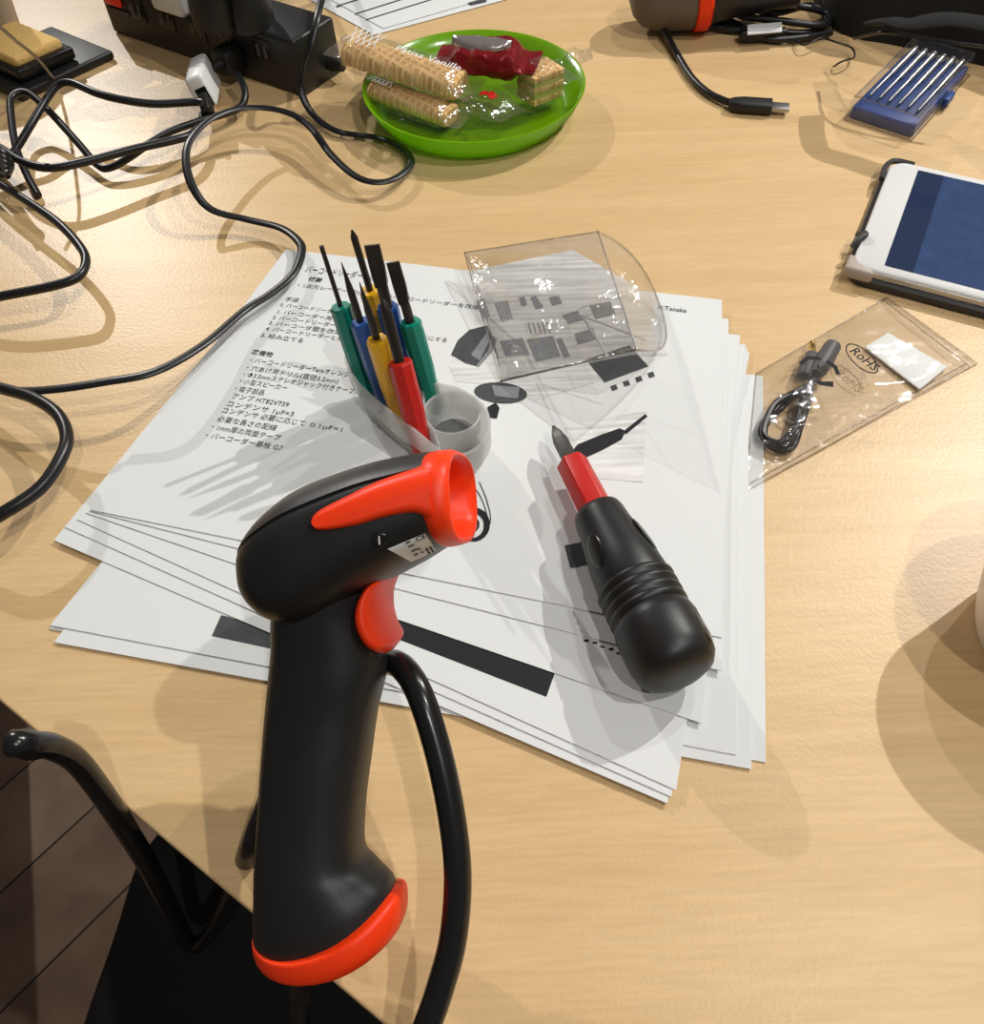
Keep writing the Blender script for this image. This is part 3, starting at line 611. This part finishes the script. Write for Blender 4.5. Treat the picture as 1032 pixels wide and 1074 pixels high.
def wafer_bar(name, a, b_, ha, hb_, wid, hgt, lab, seedv, layers=False, txt=None, cover=1.0):
    p0, p1 = at(*a, ha), at(*b_, hb_); ax = (p1-p0).normalized(); wv = Z.cross(ax).normalized(); hv = ax.cross(wv)
    r = thing(name, (p0+p1)/2-hv*hgt*1.25, lab, 'wafer snack', 'wrapped wafers on the plate')
    m = M()
    if layers:
        for k in range(3): m.box((p0+p1)/2+hv*(k-1)*hgt*.72, ax*(p1-p0).length/2, wv*wid, hv*hgt*.2)
        build('wafer_layers', m, MT['wafer'], r, bevel=.0006)
        m = M()
        for k in range(2): m.box((p0+p1)/2+hv*(k-.5)*hgt*.72, ax*((p1-p0).length/2-.0006), wv*(wid-.0005), hv*hgt*.17)
        build('cream_layers', m, MT['cream'], r)
    else:
        nn, rings = 46, []
        for i in range(nn+1):
            d_ = (p1-p0).length*i/nn; g = 1+.05*(i % 2) if 0 < i < nn else .9
            rings.append([p0+ax*d_+wv*wid*g*math.copysign(abs(math.cos(2*PI*k/18))**.75, math.cos(2*PI*k/18))+hv*hgt*g*math.copysign(abs(math.sin(2*PI*k/18))**.75, math.sin(2*PI*k/18)) for k in range(18)])
        m.loft(rings); build('wafer', m, MT['wafer'], r, smooth=30)
    m = M(); pillow(m, p0, p1, wv*wid*1.3, hv*hgt*1.4, seedv); wr = build('wrapper', m, MT['wrap'], r, smooth=70)
    if txt:
        m = M(); c_ = p0.lerp(p1, .42)+hv*(hgt*1.45+.001); add_text(m, txt, c_-wv*wid*.2, ax, wv if wv.dot(UP) > 0 else -wv, .0098)
        m2 = M()
        for i in range(5): q = p0.lerp(p1, .02+.05*i)+hv*(hgt*1.5+.0012); m2.tube([q-wv*wid*.8, q+wv*wid*.8+ax*.006], .0003, 4); m2.tube([q+wv*wid*.8, q-wv*wid*.8+ax*.006], .0003, 4)
        m.add(m2.v, m2.f); build('wrapper_print', m, MT['fbody'], wr, smooth=0, recalc=False)
    return r
wafer_bar('wafer_bar', (392, 92), (474, 122), .0165, .013, .010, .006, 'wrapped golden wafer bar lying lowest at the front left of the plate', 3.1, txt=' ')
wafer_bar('wafer_bar', (366, 52), (484, 90), .036, .026, .013, .0075, 'large wrapped wafer bar with pale script lettering, resting over the plate rim', 9.4, txt='Pâtiss Vanille')
wafer_bar('wafer_cake', (551, 92), (582, 80), .021, .021, .0105, .011, 'thick layered wafer block with pale green cream in clear wrap, right on the plate', 5.7, layers=True)
p0, p1 = at(476, 58, .034), at(548, 64, .034); ax = (p1-p0).normalized(); wv = Z.cross(ax); hv = ax.cross(wv)
r = thing('foil_snack', (p0+p1)/2-hv*.012, 'dark red foil wrapped snack with a torn silver top, at the back of plate', 'wafer snack', 'wrapped wafers on the plate')
m = M(); pillow(m, p0, p1, wv*.016, hv*.010, 21.3, .012, 26, 18, .004); build('foil_wrapper', m, MT['redfoil'], r, smooth=35)
m = M(); rows = []
for i in range(11):
    s_ = i/10; rows.append([p0.lerp(p1, .0+.85*s_)+wv*((.020*(j/5)-.010)*math.sin(PI*(.12+.76*s_)))+hv*(.0136+.0014*noise.noise(V((i*.7, j*.9, 2))))-hv*.005*(abs(j-2.5)/2.5)**2 for j in range(6)])
m.grid(rows); build('silver_lining', m, MT['silver'], r, solid=.0004)
for a, b_, sd_, lab in (((497, 104), (530, 118), 33.0, 'small crumpled clear wrapper with red print at the front of the plate'), ((592, 66), (610, 60), 12.0, 'crimped end of clear wrapper standing up at right rim of plate')):
    p0, p1 = at(*a, .016), at(*b_, .020); ax = (p1-p0).normalized(); wv = Z.cross(ax); hv = ax.cross(wv); m = M()
    pillow(m, p0, p1, wv*(.013 if sd_ > 20 else .010), hv*.006, sd_, .008, 20, 16, .004); o = build('empty_wrapper', m, MT['wrap'], smooth=60); tag(o, lab, 'wrapper', 'crumpled clear wrappers on the plate')
    if sd_ > 20:
        m = M(); q = (p0+p1)/2+hv*.0075; m = M()
        for k in range(3): m.box(q+ax*(.005*(k-1))+wv*.002*(k % 2), ax*.0022, wv*.003, hv*.0002)
        build('red_print', m, MT['redp'], o, smooth=0)

# ------------------------------------------------------------------ power strip with plugs
b0, b1 = at(119, 34), at(319, 103); sax = (b1-b0).normalized(); sny = Z.cross(sax).normalized(); b0 = b0-sax*.05*0
SL = (b1-b0).length; HT = .041; WD = .048
cs = (b0+b1)/2+sny*WD/2
st = thing('power_strip', (cs.x, cs.y, TZ), 'long black power strip with outlets along its side and a red switch', 'power strip')
m = M(); tp = .006
ringf = lambda p: [p, p+sny*WD, p+sny*(WD-.002)+Z*HT, p-sny*.0+Z*HT]
m.loft([ringf(b0), ringf(b1)]); build('body', m, MT['black'], st, bevel=.003)
def onface(u, v_, off=.0): return b0+sax*u*SL+Z*v_*HT-sny*off
for i, u in enumerate((.20, .36, .52, .67, .84)):
    m = M(); c_ = onface(u, .66, .0003); m.box(c_, sax*.0085, Z*.0085, sny*.0006); oo = build('outlet', m, MT['black_gloss'], st, bevel=.0004)
    m = M()
    for k in (-1, 1): m.box(c_+sax*.0036*k-sny*.0007, sax*.0013, Z*.0045, sny*.0003)
    build('slot', m, MT['slot'], oo, smooth=0)
m = M(); m.box(onface(.075, .78, .001), sax*.009, Z*.007, sny*.0016); sw = build('switch', m, MT['switch'], st, bevel=.001)
m = M(); m.box(onface(.09, .5, .0008), sax*.012, Z*.0016, sny*.0006); build('nameplate', m, MT['slot'], st)
m = M(); m.lathe(b1+sny*.035+Z*.012, b1+sny*.035+Z*.012+sax, [(-.002, .006), (.004, .006), (.012, .004)], 16); build('cord_grip', m, MT['rubber'], st)
# white charger cube on the side
tq = .606; kq = tq/.76; c0_ = dep(192, 85, tq)              # near upper corner of the cube
kx = dep(212, 119, tq+.0216*kq)-c0_; kz = dep(210, 77, tq-.0022*kq)-c0_; kc = dep(198, 61, tq+.0397*kq)-c0_   # height, thickness, depth
ffc = c0_+kx*.5+kz*.5
ctr = ffc+kc*.5; ex, ez, ec = kx.normalized(), kz.normalized(), kc.normalized()
q = thing('charger_cube', (ctr.x, ctr.y, TZ), 'white charger cube with a black plug in its face, beside the black power strip', 'charger')
m = M(); m.box(ctr, kx/2, kz/2, kc/2); build('housing', m, MT['white'], q, bevel=.003)
m = M(); m.box(ctr-ez*.0085-ex*.004+ec*.008, ez*.002, ex*.004, ec*.004); build('side_prong', m, MT['steel'], q, bevel=.0006)
m = M(); m.box(ffc+ex*.003+ez*.001, ex*.0068, ez*.0040, ec*.0004); build('usb_port', m, MT['black_gloss'], q)
uo = M(); ud = (-ec*.75+ex*.35).normalized(); uo.box(ffc+ex*.003+ez*.001+ud*.008, (ex-ud*ex.dot(ud)).normalized()*.0055, ez*.0033, ud*.0078)
usb1 = build('usb_plug', uo, MT['black'], bevel=.0012); tag(usb1, 'black cable plug pushed into the face of the white charger cube', 'plug')
# black plug right of it
c2 = onface(.70, .42, .009); q = thing('power_plug', (c2.x, c2.y, TZ), 'small black plug in the strip outlet just right of the white cube', 'plug')
m = M(); m.box(c2, sax*.0085, Z*.009, sny*.009); build('housing', m, MT['black'], q, bevel=.002)
m = M(); m.lathe(c2-sny*.008, c2-sny*.03, [(0, .0045), (.012, .0028)], 14); build('strain_relief', m, MT['rubber'], q)
# plugs on top
def topat(u, v_): return b0+sax*u*SL+sny*v_*WD+Z*HT
c3 = at(189, 9, HT); q = thing('white_adapter', c3, 'white adapter plugged into the top of the power strip', 'charger')
m = M(); m.box(c3+Z*.018, sax*.0165, sny*.013, Z*.018); build('housing', m, MT['white'], q, bevel=.004)
m = M(); m.box(c3+Z*.0363, sax*.006, sny*.003, Z*.0004); build('usb_port', m, MT['black_gloss'], q)
for u, hh, lb in (((229, 24), .05, 'black moulded plug standing on the strip beside the white adapter'), ((268, 27), .034, 'black moulded plug standing on the strip nearest its free end')):
    c_ = at(*u, HT); kk = 1.4 if hh > .04 else .85; q = thing('moulded_plug', c_, lb, 'plug', 'black plugs on top of the strip')
    m = M(); m.loft([[c_+Z*d_+sax*a*kk*math.cos(2*PI*k/20)+sny*b_*math.sin(2*PI*k/20) for k in range(20)] for d_, a, b_ in ((0, .014, .017), (.012, .0145, .0165), (hh-.004, .011, .012), (hh, .007, .008))]); build('housing', m, MT['black'], q)
    m = M(); m.tube(crom([c_+Z*(hh-.002), c_+Z*(hh+.012)+sny*.004, c_+Z*(hh+.02)+sny*.03-sax*.01, c_+Z*(hh-.01)+sny*.10-sax*.03, V((c_.x, c_.y, TZ+.004))+sny*.16-sax*.05], 6), [.0045]*9+[.0032]*16, 10); build('cord', m, MT['cable'], q)

# ------------------------------------------------------------------ cables on the left
def cable(name, pts, lab, r=.0026, flat=None, cat='cable', n=7, prt=None, mt='cable'):
    P = crom([at(*p) for p in pts], n); m = M(); m.tube(P, r, 10, flat); o = build(name, m, MT[mt]); tag(o, lab, cat, 'black cables on the table'); return o
cable('flat_cable', [(352, -60, .05), (337, 0, .06), (327, 40, .05), (317, 74, .03), (316, 96, .018), (329, 121, .006), (355, 138, .004), (399, 145, .004), (425, 158, .005), (430, 174, .007), (407, 190, .009), (377, 187, .011), (348, 163, .014), (325, 133, .018), (298, 117, .022), (258, 113, .026), (224, 123, .03), (200, 146, .031), (195, 170, .028), (203, 198, .022), (222, 220, .014), (258, 230, .009), (294, 239, .009), (313, 253, .011), (316, 266, .013), (307, 288, .014), (284, 308, .014), (256, 326, .015), (213, 362, .021), (162, 390, .026), (107, 401, .026), (60, 408, .024), (17, 410, .02), (-40, 405, .012), (-90, 398, .003)], 'flat black cable winding from the power strip across the text page corner', flat=(.0027, .0014))
cable('usb_cable', [(213, 108, .022), (203, 107, .022), (163, 109, .024), (130, 105, .028), (102, 98, .031), (75, 87, .032), (60, 90, .03), (48, 105, .026), (30, 135, .02), (14, 160, .013), (-10, 185, .008), (-60, 210, .0035)], 'black cable from the white cube arching left over the bare table', r=.0027)
cable('looped_cable', [(246, 74, .017), (254, 87, .016), (257, 102, .012), (248, 115, .009), (210, 127, .012), (170, 142, .014), (136, 165, .010), (115, 176, .007), (102, 173, .007), (81, 149, .012), (47, 112, .020), (27, 97, .024), (12, 103, .024), (12, 125, .020), (17, 155, .014), (28, 183, .007), (40, 205, .003)], 'black cord from the small plug looping under the sponge tray', r=.0026)
cable('level_cable', [(-80, 120, .004), (-30, 142, .012), (0, 155, .020), (22, 169, .022), (51, 176, .022), (88, 170, .021), (142, 156, .019), (182, 147, .017), (201, 141, .014), (210, 130, .011), (213, 120, .0095)], 'black cable lying level from the left edge to the face of the white cube', r=.0028)
cable('bent_cable', [(-70, 140, .006), (-20, 182, .012), (0, 193, .016), (30, 212, .018), (60, 233, .019), (82, 256, .019), (90, 273, .019), (82, 290, .019), (55, 300, .018), (0, 311, .016), (-50, 322, .010), (-110, 335, .003)], 'black cord making a sharp bend at the left edge above the flat cable', r=.0027)
cable('lower_cable', [(-80, 385, .006), (-30, 398, .014), (0, 407, .019), (34, 417, .022), (60, 434, .024), (70, 457, .025), (64, 480, .025), (42, 512, .024), (0, 540, .022), (-40, 560, .014), (-100, 590, .004)], 'black cord curving at the left edge lowest of the cables', r=.0032)
m = M()
for k in range(5): m.tube(crom([at(-14+k*2, 150+k*5, .016+.002*k), at(2+k, 158+k*5, .030-.001*k), at(12-k, 172+k*3, .026), at(4, 184, .016), at(-12, 176, .012)], 5), .002, 8)
tag(build('cable_tie', m, MT['black_gloss']), 'shiny black tie bunching the cables at the left edge', 'cable tie')

# ------------------------------------------------------------------ sponge tray, wire and cup, top left
q1, q2, q3 = at(-40, 78), at(24, 108), at(122, 62)
t = thing('sponge_tray', ((q1+q3)/2).to_tuple(), 'black tray holding a yellow soldering sponge at the top left corner', 'tray')
q4 = q1+(q3-q2); m = M(); m.prism([q1, q2, q3, q4], (0, 0, .007)); build('base', m, MT['black'], t, bevel=.0025)
u_, v_ = (q3-q2), (q1-q2); o_ = q2+Z*.008
m = M(); m.prism([o_+u_*.12+v_*.12, o_+u_*.70+v_*.12, o_+u_*.70+v_*.95, o_+u_*.12+v_*.95], (0, 0, .009)); build('sponge_cup', m, MT['black_gloss'], t, bevel=.002)
m = M(); m.prism([o_+Z*.006+u_*.17+v_*.2, o_+Z*.006+u_*.66+v_*.2, o_+Z*.006+u_*.66+v_*.95, o_+Z*.006+u_*.17+v_*.95], (0, 0, .009)); tag(build('sponge', m, MT['sponge'], t, bevel=.003), 'yellow sponge')
m = M(); m.tube(crom([at(56, 82, .006), at(40, 62, .03), at(18, 44, .055), at(-6, 24, .075), at(-40, 5, .09)], 6), .0012, 8); build('wire_rest', m, MT['steel'], t)
cpos = at(-14, 34); m = M(); m.lathe((cpos.x, cpos.y, TZ), (cpos.x, cpos.y, TZ+1), [(0, .026), (.002, .028), (.085, .036), (.086, .037), (.086, .035), (.004, .0265), (.003, .001)], 40)
tag(build('paper_cup', m, MT['cup']), 'pale cup standing behind the sponge tray at top left corner', 'cup')
m = M(); m.lathe((.2392, .164, TZ), (.2392, .164, TZ+1), [(0, .033), (.001, .0352), (.004, .0365), (.012, .0392), (.025, .0425), (.038, .046), (.049, .0490), (.050, .0495), (.050, .0478), (.038, .0442), (.02, .039), (.006, .033), (.004, .001)], 56)
tag(build('bowl', m, MT['cup']), 'pale shallow bowl at the right edge casting three round shadows on the table', 'bowl')

# ------------------------------------------------------------------ tablet in a case
tl, bl = at(936, 167, .012), at(893, 277, .012); ydir = (tl-bl).normalized(); xdir = -Z.cross(ydir); 
if xdir.x < 0: xdir = -xdir
TH = (tl-bl).length; TW = TH*1.49
def rrect(o_, x, y, w_, h_, r_, n=8):
    out = []
    for cx_, cy_, a0_ in ((w_-r_, h_-r_, 0), (r_, h_-r_, PI/2), (r_, r_, PI), (w_-r_, r_, 1.5*PI)):
        for i in range(n+1): a = a0_+PI/2*i/n; out.append(o_+x*(cx_+r_*math.cos(a))+y*(cy_+r_*math.sin(a)))
    return out
bz = V((bl.x, bl.y, TZ))
t = thing('tablet', bz+xdir*TW/2+ydir*TH/2, 'white tablet with a blue screen in a worn grey case at right', 'tablet')
m = M(); m.loft([rrect(bz+Z*d_-xdir*(.002+e)-ydir*(.002+e), xdir, ydir, TW+.004+2*e, TH+.004+2*e, .012) for d_, e in ((0, -.002), (.001, 0), (.005, .0005), (.0065, -.0012))]); build('case', m, MT['case'], t)
m = M(); m.loft([rrect(bz+Z*d_-xdir*e-ydir*e, xdir, ydir, TW+2*e, TH+2*e, .010) for d_, e in ((.005, -.001), (.0068, 0), (.0105, 0), (.012, -.0012))]); bd = build('body', m, MT['white'], t, smooth=50)
m = M(); so = bz+Z*.01215+xdir*TW*.098+ydir*TH*.055; m.prism(rrect(so, xdir, ydir, TW*.80, TH*.89, .0006, 2), (0, 0, .0001)); build('screen', m, MT['screen'], t, smooth=0)
m = M(); m.prism(rrect(so+Z*.0001, xdir, ydir, TW*.09, TH*.89, .0006, 2), (0, 0, .0001)); build('screen_panel', m, MT['screen_dark'], t, smooth=0)
m = M(); m.prism([bz+Z*.004-xdir*.003-ydir*.0032, bz+Z*.004+xdir*.014-ydir*.0032, bz+Z*.004+xdir*.012+ydir*.004, bz+Z*.004-xdir*.003+ydir*.012], (0, 0, .0075)); tag(build('case_corner', m, MT['beige'], t, bevel=.002), 'worn beige case corner')
m = M(); m.tube(crom([bz+Z*.009-xdir*.003+ydir*.020, bz+Z*.013-xdir*.001+ydir*.024, bz+Z*.0135+xdir*.001+ydir*.029, bz+Z*.009-xdir*.0025+ydir*.034], 6), .0022, 8); build('case_clip', m, MT['case'], t)
m = M(); m.tube(crom([bz+Z*.009+xdir*(-.002+.000)+ydir*(TH-.02), bz+Z*.010-xdir*.0022+ydir*(TH-.006), bz+Z*.010+xdir*.002+ydir*(TH+.0022), bz+Z*.010+xdir*.014+ydir*(TH+.0025)], 6), .0018, 8); build('case_clip', m, MT['case'], t)
m = M(); m.box(bz+Z*.0092+xdir*TW*.5-ydir*.0003, xdir*TW*.44, ydir*.0004, Z*.0010); tag(build('metal_edge', m, MT['steel'], t), 'silver edge strip')

# ------------------------------------------------------------------ clear box of drill bits
k0, k1, k3 = at(885, 126), at(955, 149), at(940, 58)
bx = (k1-k0); by = (k3-k0); bx, by = bx, by-bx*(by.dot(bx)/bx.dot(bx)); W_, D_ = bx.length, by.length; bx.normalize(); by.normalize()
t = thing('bit_case', k0+bx*W_/2+by*D_/2, 'small blue and clear case of six silver precision bits above the tablet', 'tool case')
cb = k0+bx*W_/2+by*D_/2
m = M(); m.box(cb+Z*.0045, bx*W_*.47, by*D_*.46, Z*.0045); build('base', m, MT['navy'], t, bevel=.0015)
m = M(); rg = lambda z_, e: [cb+bx*(W_/2+e)*i+by*(D_/2+e)*j+Z*z_ for i, j in ((-1, -1), (1, -1), (1, 1), (-1, 1))]
m.loft([rg(.001, .0), rg(.016, -.001), rg(.017, -.003)]); m.f.pop(-2); build('lid', m, MT['clear'], t, smooth=20)
m = M()
for a, b_ in zip(rg(.017, -.002), rg(.017, -.002)[1:]+rg(.017, -.002)[:1]): m.tube([a, b_], .0006, 6)
for a, b_ in zip(rg(.001, 0), rg(.001, 0)[1:]+rg(.001, 0)[:1]): m.tube([a, b_], .0006, 6)
build('lid_edge', m, edge, t)
m = M(); m.box(cb+bx*(W_/2+.002)+by*D_*.02+Z*.006, bx*.002, by*.007, Z*.003); build('latch', m, MT['navy'], t, bevel=.0008)
for k in range(6):
    c_ = cb+bx*W_*(-.36+.144*k)+Z*.0118; q = thing('precision_bit', c_-by*D_*.28-Z*.0022, 'thin silver bit lying in the clear blue bottomed case', 'tool bit', 'silver bits in the case')
    m = M(); l0 = D_*.72
    m.lathe(c_-by*D_*.32, c_+by*D_*.45, [(0, .0006), (.006, .0011), (l0*.45, .0012), (l0*.47, .0019), (l0*.92, .0021), (l0*.93, .0026), (l0, .0026)], 14); build('shank', m, MT['steel'], q)
    m = M(); m.lathe(c_+by*(D_*.72-D_*.32-.001), c_+by*D_, [(0, .0028), (.003, .0028), (.0035, .002)], 14); build('cap', m, MT['steel'], q)

# ------------------------------------------------------------------ clear zip bag with audio cable and desiccant packet
C4 = [(793, 392), (930, 312), (1025, 381), (781, 516)]
def bagpt(u, v_, top_=True):
    p = V(C4[0]+(0,)).lerp(V(C4[1]+(0,)), u).lerp(V(C4[3]+(0,)).lerp(V(C4[2]+(0,)), u), v_)
    b_ = (max(0, 1-(2*u-1)**6)*max(0, 1-(2*v_-1)**4))
    h_ = (.004+.0125*math.exp(-((p.x-835)/62)**2-((p.y-405)/75)**2)+.0015*noise.noise(V((p.x/26, p.y/26, 1)))+.0022*noise.noise(V((p.x/60, p.y/14, 5))))*b_+.0008 if top_ else .0006
    return at(p.x, p.y, h_+(.006 if top_ and p.x < 800 and False else 0))
NB = 36
bagbase = at(890, 410); t = thing('zip_bag', (bagbase.x, bagbase.y, TZ), 'clear crinkled plastic bag with a RoHS mark, right of the papers', 'plastic bag')
m = M(); m.grid([[bagpt(i/NB, j/NB) for i in range(NB+1)] for j in range(NB+1)]); tf = build('top_film', m, MT['bagfilm'], t, smooth=80, recalc=False)
m = M(); m.grid([[bagpt(i/8, j/8, False) for i in range(9)] for j in range(9)]); build('bottom_film', m, MT['bagfilm'], t, recalc=False)
m = M(); loop = [bagpt(i/12, 0) for i in range(13)]+[bagpt(1, i/12) for i in range(1, 13)]+[bagpt(1-i/12, 1) for i in range(1, 13)]+[bagpt(0, 1-i/12) for i in range(1, 13)]
m.tube(loop, .0004, 5)
m.tube([bagpt(1-.035, i/16)+Z*.0006 for i in range(17)], .0005, 5); m.tube([bagpt(.02+i/16*.95, .955)+Z*.0005 for i in range(17)], .0004, 5); build('seam', m, edge, t)
def film_h(px, py):                         # point of the top film under a photo pixel
    best = None
    for i in range(NB+1):
        for j in range(NB+1):
            q = bagpt(i/NB, j/NB); d = q-CAM; x = CX+F*d.dot(RT)/d.dot(FW); y = CY-F*d.dot(UP)/d.dot(FW); e = (x-px)**2+(y-py)**2
            if best is None or e < best[0]: best = (e, q.z-TZ)
    return best[1]
hf = film_h(904, 376)+.0012
m = M(); o1, o2 = ell(904, 376, 21.5, 9.5, .72, 36), ell(904, 376, 20, 8.2, .72, 36); k = 36
m.add([at(*p, hf) for p in o1+o2], [(i, (i+1) % k, k+(i+1) % k, k+i) for i in range(k)])
p0 = at(890, 368, hf); xd = (at(918, 391, hf)-p0).normalized(); add_text(m, 'RoHS', p0, xd, Z.cross(xd), .0085, .0001, (at(916, 389, hf)-p0).length)
hf = film_h(858, 388)+.0012
for tri in ([(838, 380), (847, 373), (862, 375), (860, 378), (848, 377), (841, 383)], [(868, 377), (878, 384), (881, 393), (877, 393), (874, 386), (866, 381)], [(874, 400), (874, 406), (860, 404), (846, 396), (848, 393), (862, 400)]): pq(m, tri, hf)
p0 = at(869, 384, hf); xd = (at(855, 382, hf)-p0).normalized(); add_text(m, '04', p0, xd, Z.cross(xd), .006)
p0 = at(856, 404, hf); xd = (at(836, 390, hf)-p0).normalized(); add_text(m, 'LDPE', p0, xd, Z.cross(xd), .0055)
tag(build('recycling_print', m, MT['ink'], tf, smooth=0, recalc=False), 'black RoHS oval and recycling mark')
pk = [at(x, y, .003) for x, y in [(905, 364), (930, 350), (985, 380), (992, 388), (965, 410), (955, 408)]]
m = M(); m.prism([at(x, y, .0016) for x, y in [(906, 365), (931, 350), (993, 386), (964, 410)]], (0, 0, .0012)); tag(build('desiccant_packet', m, MT['pack'], bevel=.0008), 'white paper packet inside the clear plastic bag', 'packet')
ac = thing('audio_cable', at(848, 400, .001), 'coiled black audio cable with a thick plug inside the clear bag', 'cable')
m = M(); m.lathe(at(874, 362, .0075), at(846, 408, .0075), [(0, .003), (.001, .0045), (.012, .005), (.022, .0047), (.026, .003)], 18); build('plug_body', m, MT['greyrub'], ac)
m = M(); m.lathe(at(852, 372, .0065), at(838, 408, .0065), [(0, .003), (.001, .0038), (.014, .0042), (.018, .003)], 18); build('plug_body', m, MT['greyrub'], ac)
m = M(); m.lathe(at(853, 372, .0065), at(851, 353, .0065), [(0, .0017), (.007, .0017), (.008, .0012), (.0095, .0016), (.011, .0006)], 14); build('jack_pin', m, MT['gold'], ac)
m = M()
for k in range(3):
    lp_ = [at(845-3*k, 405+2*k, .004+.0022*k), at(822-5*k, 425, .0035+.002*k), at(802-4*k+7*(k == 2), 448+3*k, .003+.002*k), at(808+2*k, 468-2*k, .003+.002*k), at(830-4*k, 470-4*k, .004+.002*k), at(840-2*k, 445, .0045+.002*k), at(848-3*k, 420, .005+.0022*k), at(850-2*k, 404, .006+.0018*k)]
    m.tube(crom(lp_, 7), .0018, 9)
build('cord', m, MT['cable'], ac)
m = M(); m.tube(crom([at(832, 412, .012), at(842, 418, .0125), at(852, 420, .011)], 5), .0008, 6); build('twist_tie', m, MT['black_gloss'], ac)

# ------------------------------------------------------------------ second scanner, its cable and the black bag at the back
s2 = thing('barcode_scanner', at(700, 6), 'second black barcode scanner lying at the back, only its orange ringed handle end showing', 'barcode scanner')
a_, b_ = at(660, -4, .026), at(736, -12, .030); ax = (b_-a_).normalized()
m = M(); m.lathe(a_, b_, [(0, .004), (.003, .014), (.010, .022), (.022, .0265), (.046, .028), (.052, .0275)], 32); build('handle_end', m, MT['taupe'], s2)
m = M(); m.lathe(a_, b_, [(.050, .0285), (.052, .0297), (.060, .0297), (.062, .028)], 32, cap=False); m2 = M(); build('orange_ring', m, MT['orange'], s2, solid=.002)
m = M(); m.lathe(a_, b_, [(.06, .026), (.085, .022), (.13, .02)], 32); build('handle', m, MT['black'], s2)
cu = thing('usb_lead', at(770, 110), 'black lead from the back scanner ending in a bare plug on the table', 'cable')
m = M(); m.tube(crom([at(*p) for p in [(694, 25, .010), (700, 38, .006), (712, 60, .0035), (726, 82, .0032), (742, 97, .0034), (758, 105, .0036), (768, 108, .004)]], 7), .0026, 10); build('cord', m, MT['cable'], cu)
pa, pb = at(764, 109, .0045), at(809, 112, .0045); ax = (pb-pa).normalized(); sd_ = Z.cross(ax)
m = M(); m.loft([[pa+ax*d_+sd_*a*math.copysign(abs(math.cos(2*PI*k/20))**.5, math.cos(2*PI*k/20))+Z*b2*math.copysign(abs(math.sin(2*PI*k/20))**.5, math.sin(2*PI*k/20)) for k in range(20)] for d_, a, b2 in ((0, .003, .0028), (.003, .0052, .0036), (.010, .0062, .0042), ((pb-pa).length, .0062, .0042))]); build('plug_body', m, MT['black'], cu, smooth=40)
m = M(); m.box(pb+ax*.006, ax*.0062, sd_*.0042, Z*.0016); build('plug_tip', m, MT['steel'], cu, bevel=.0004)
for k, (lab, pts) in enumerate([('black cable hank lying behind, nearest the second scanner', [(738, 22, .004), (770, 5, .01), (810, 14, .014), (850, 6, .012), (872, 20, .006), (850, 34, .004), (800, 32, .005), (760, 30, .004), (742, 18, .008), (780, -10, .012), (840, -14, .01)]),
        ('black cable hank lying behind, nearest the black bag', [(752, 8, .008), (790, -4, .014), (836, 6, .018), (866, 14, .012), (862, 26, .01), (820, 22, .012), (776, 16, .012), (770, 2, .016), (810, -12, .02), (866, -10, .012), (886, 8, .006)]),
        ('black cable crossing the hank toward the orange ringed scanner', [(700, 30, .0035), (730, 26, .004), (764, 22, .006), (800, 40, .004), (840, 40, .004), (872, 34, .004)])]):
    cable('cable_hank', pts, lab, r=.0026)
ck = thing('cable_clip', at(800, 38), 'small black plug with a pale printed flag in front of the cable hank', 'plug')
m = M(); m.box(at(800, 36, .006), (at(824, 36, .006)-at(776, 38, .006))/2, V((0, .004, 0)), Z*.004); build('housing', m, MT['black'], ck, bevel=.0015)
m = M(); m.box(at(802, 30, .012), (at(820, 29, .012)-at(784, 32, .012))/2, V((.001, .0055, .001)), Z*.0004); build('flag', m, MT['ink_light'], ck)
cable('wire_tie', [(832, 40, .003), (842, 47, .006), (852, 44, .008), (862, 40, .008), (876, 44, .008), (893, 50, .006), (896, 60, .006), (884, 64, .008), (874, 70, .002)], 'thin kinked black wire tie in front of the black bag', r=.0007, cat='wire tie')
# bag
bp_ = [at(x, y) for x, y in [(860, 18), (878, 34), (900, 42), (936, 48), (990, 60), (1040, 72), (1150, 90), (1140, -60), (1000, -110), (880, -70), (850, -20)]]
cb = sum(bp_, V())/len(bp_); R0 = crom(bp_, 5, True)
bg = thing('backpack', (cb.x, cb.y, TZ), 'black fabric bag slumped on the table at the top right corner', 'bag')
def bring(k, h_): return [V((cb.x+(p.x-cb.x)*k, cb.y+(p.y-cb.y)*k, TZ+h_+.004*noise.noise(p*20)*(h_ > .01))) for p in R0]
m = M(); m.loft([bring(.99, 0.0005), bring(1, .008), bring(1.005, .025), bring(.97, .04), bring(.9, .056), bring(.72, .066), bring(.4, .07)]); build('body', m, MT['nylon'], bg, smooth=70)
m = M(); m.tube(crom([p+Z*.0 for p in [at(918, 24, .050), at(935, 22, .060), at(955, 24, .066), at(1000, 20, .072), at(1060, 30, .074)]], 8), .01, 10, (.009, .0022)); build('strap', m, MT['cloth'], bg)
m = M(); m.tube(crom([at(896, 40, .03), at(930, 34, .047), at(980, 42, .05), at(1040, 50, .05)], 8), .0012, 8); build('zip', m, MT['black_gloss'], bg)
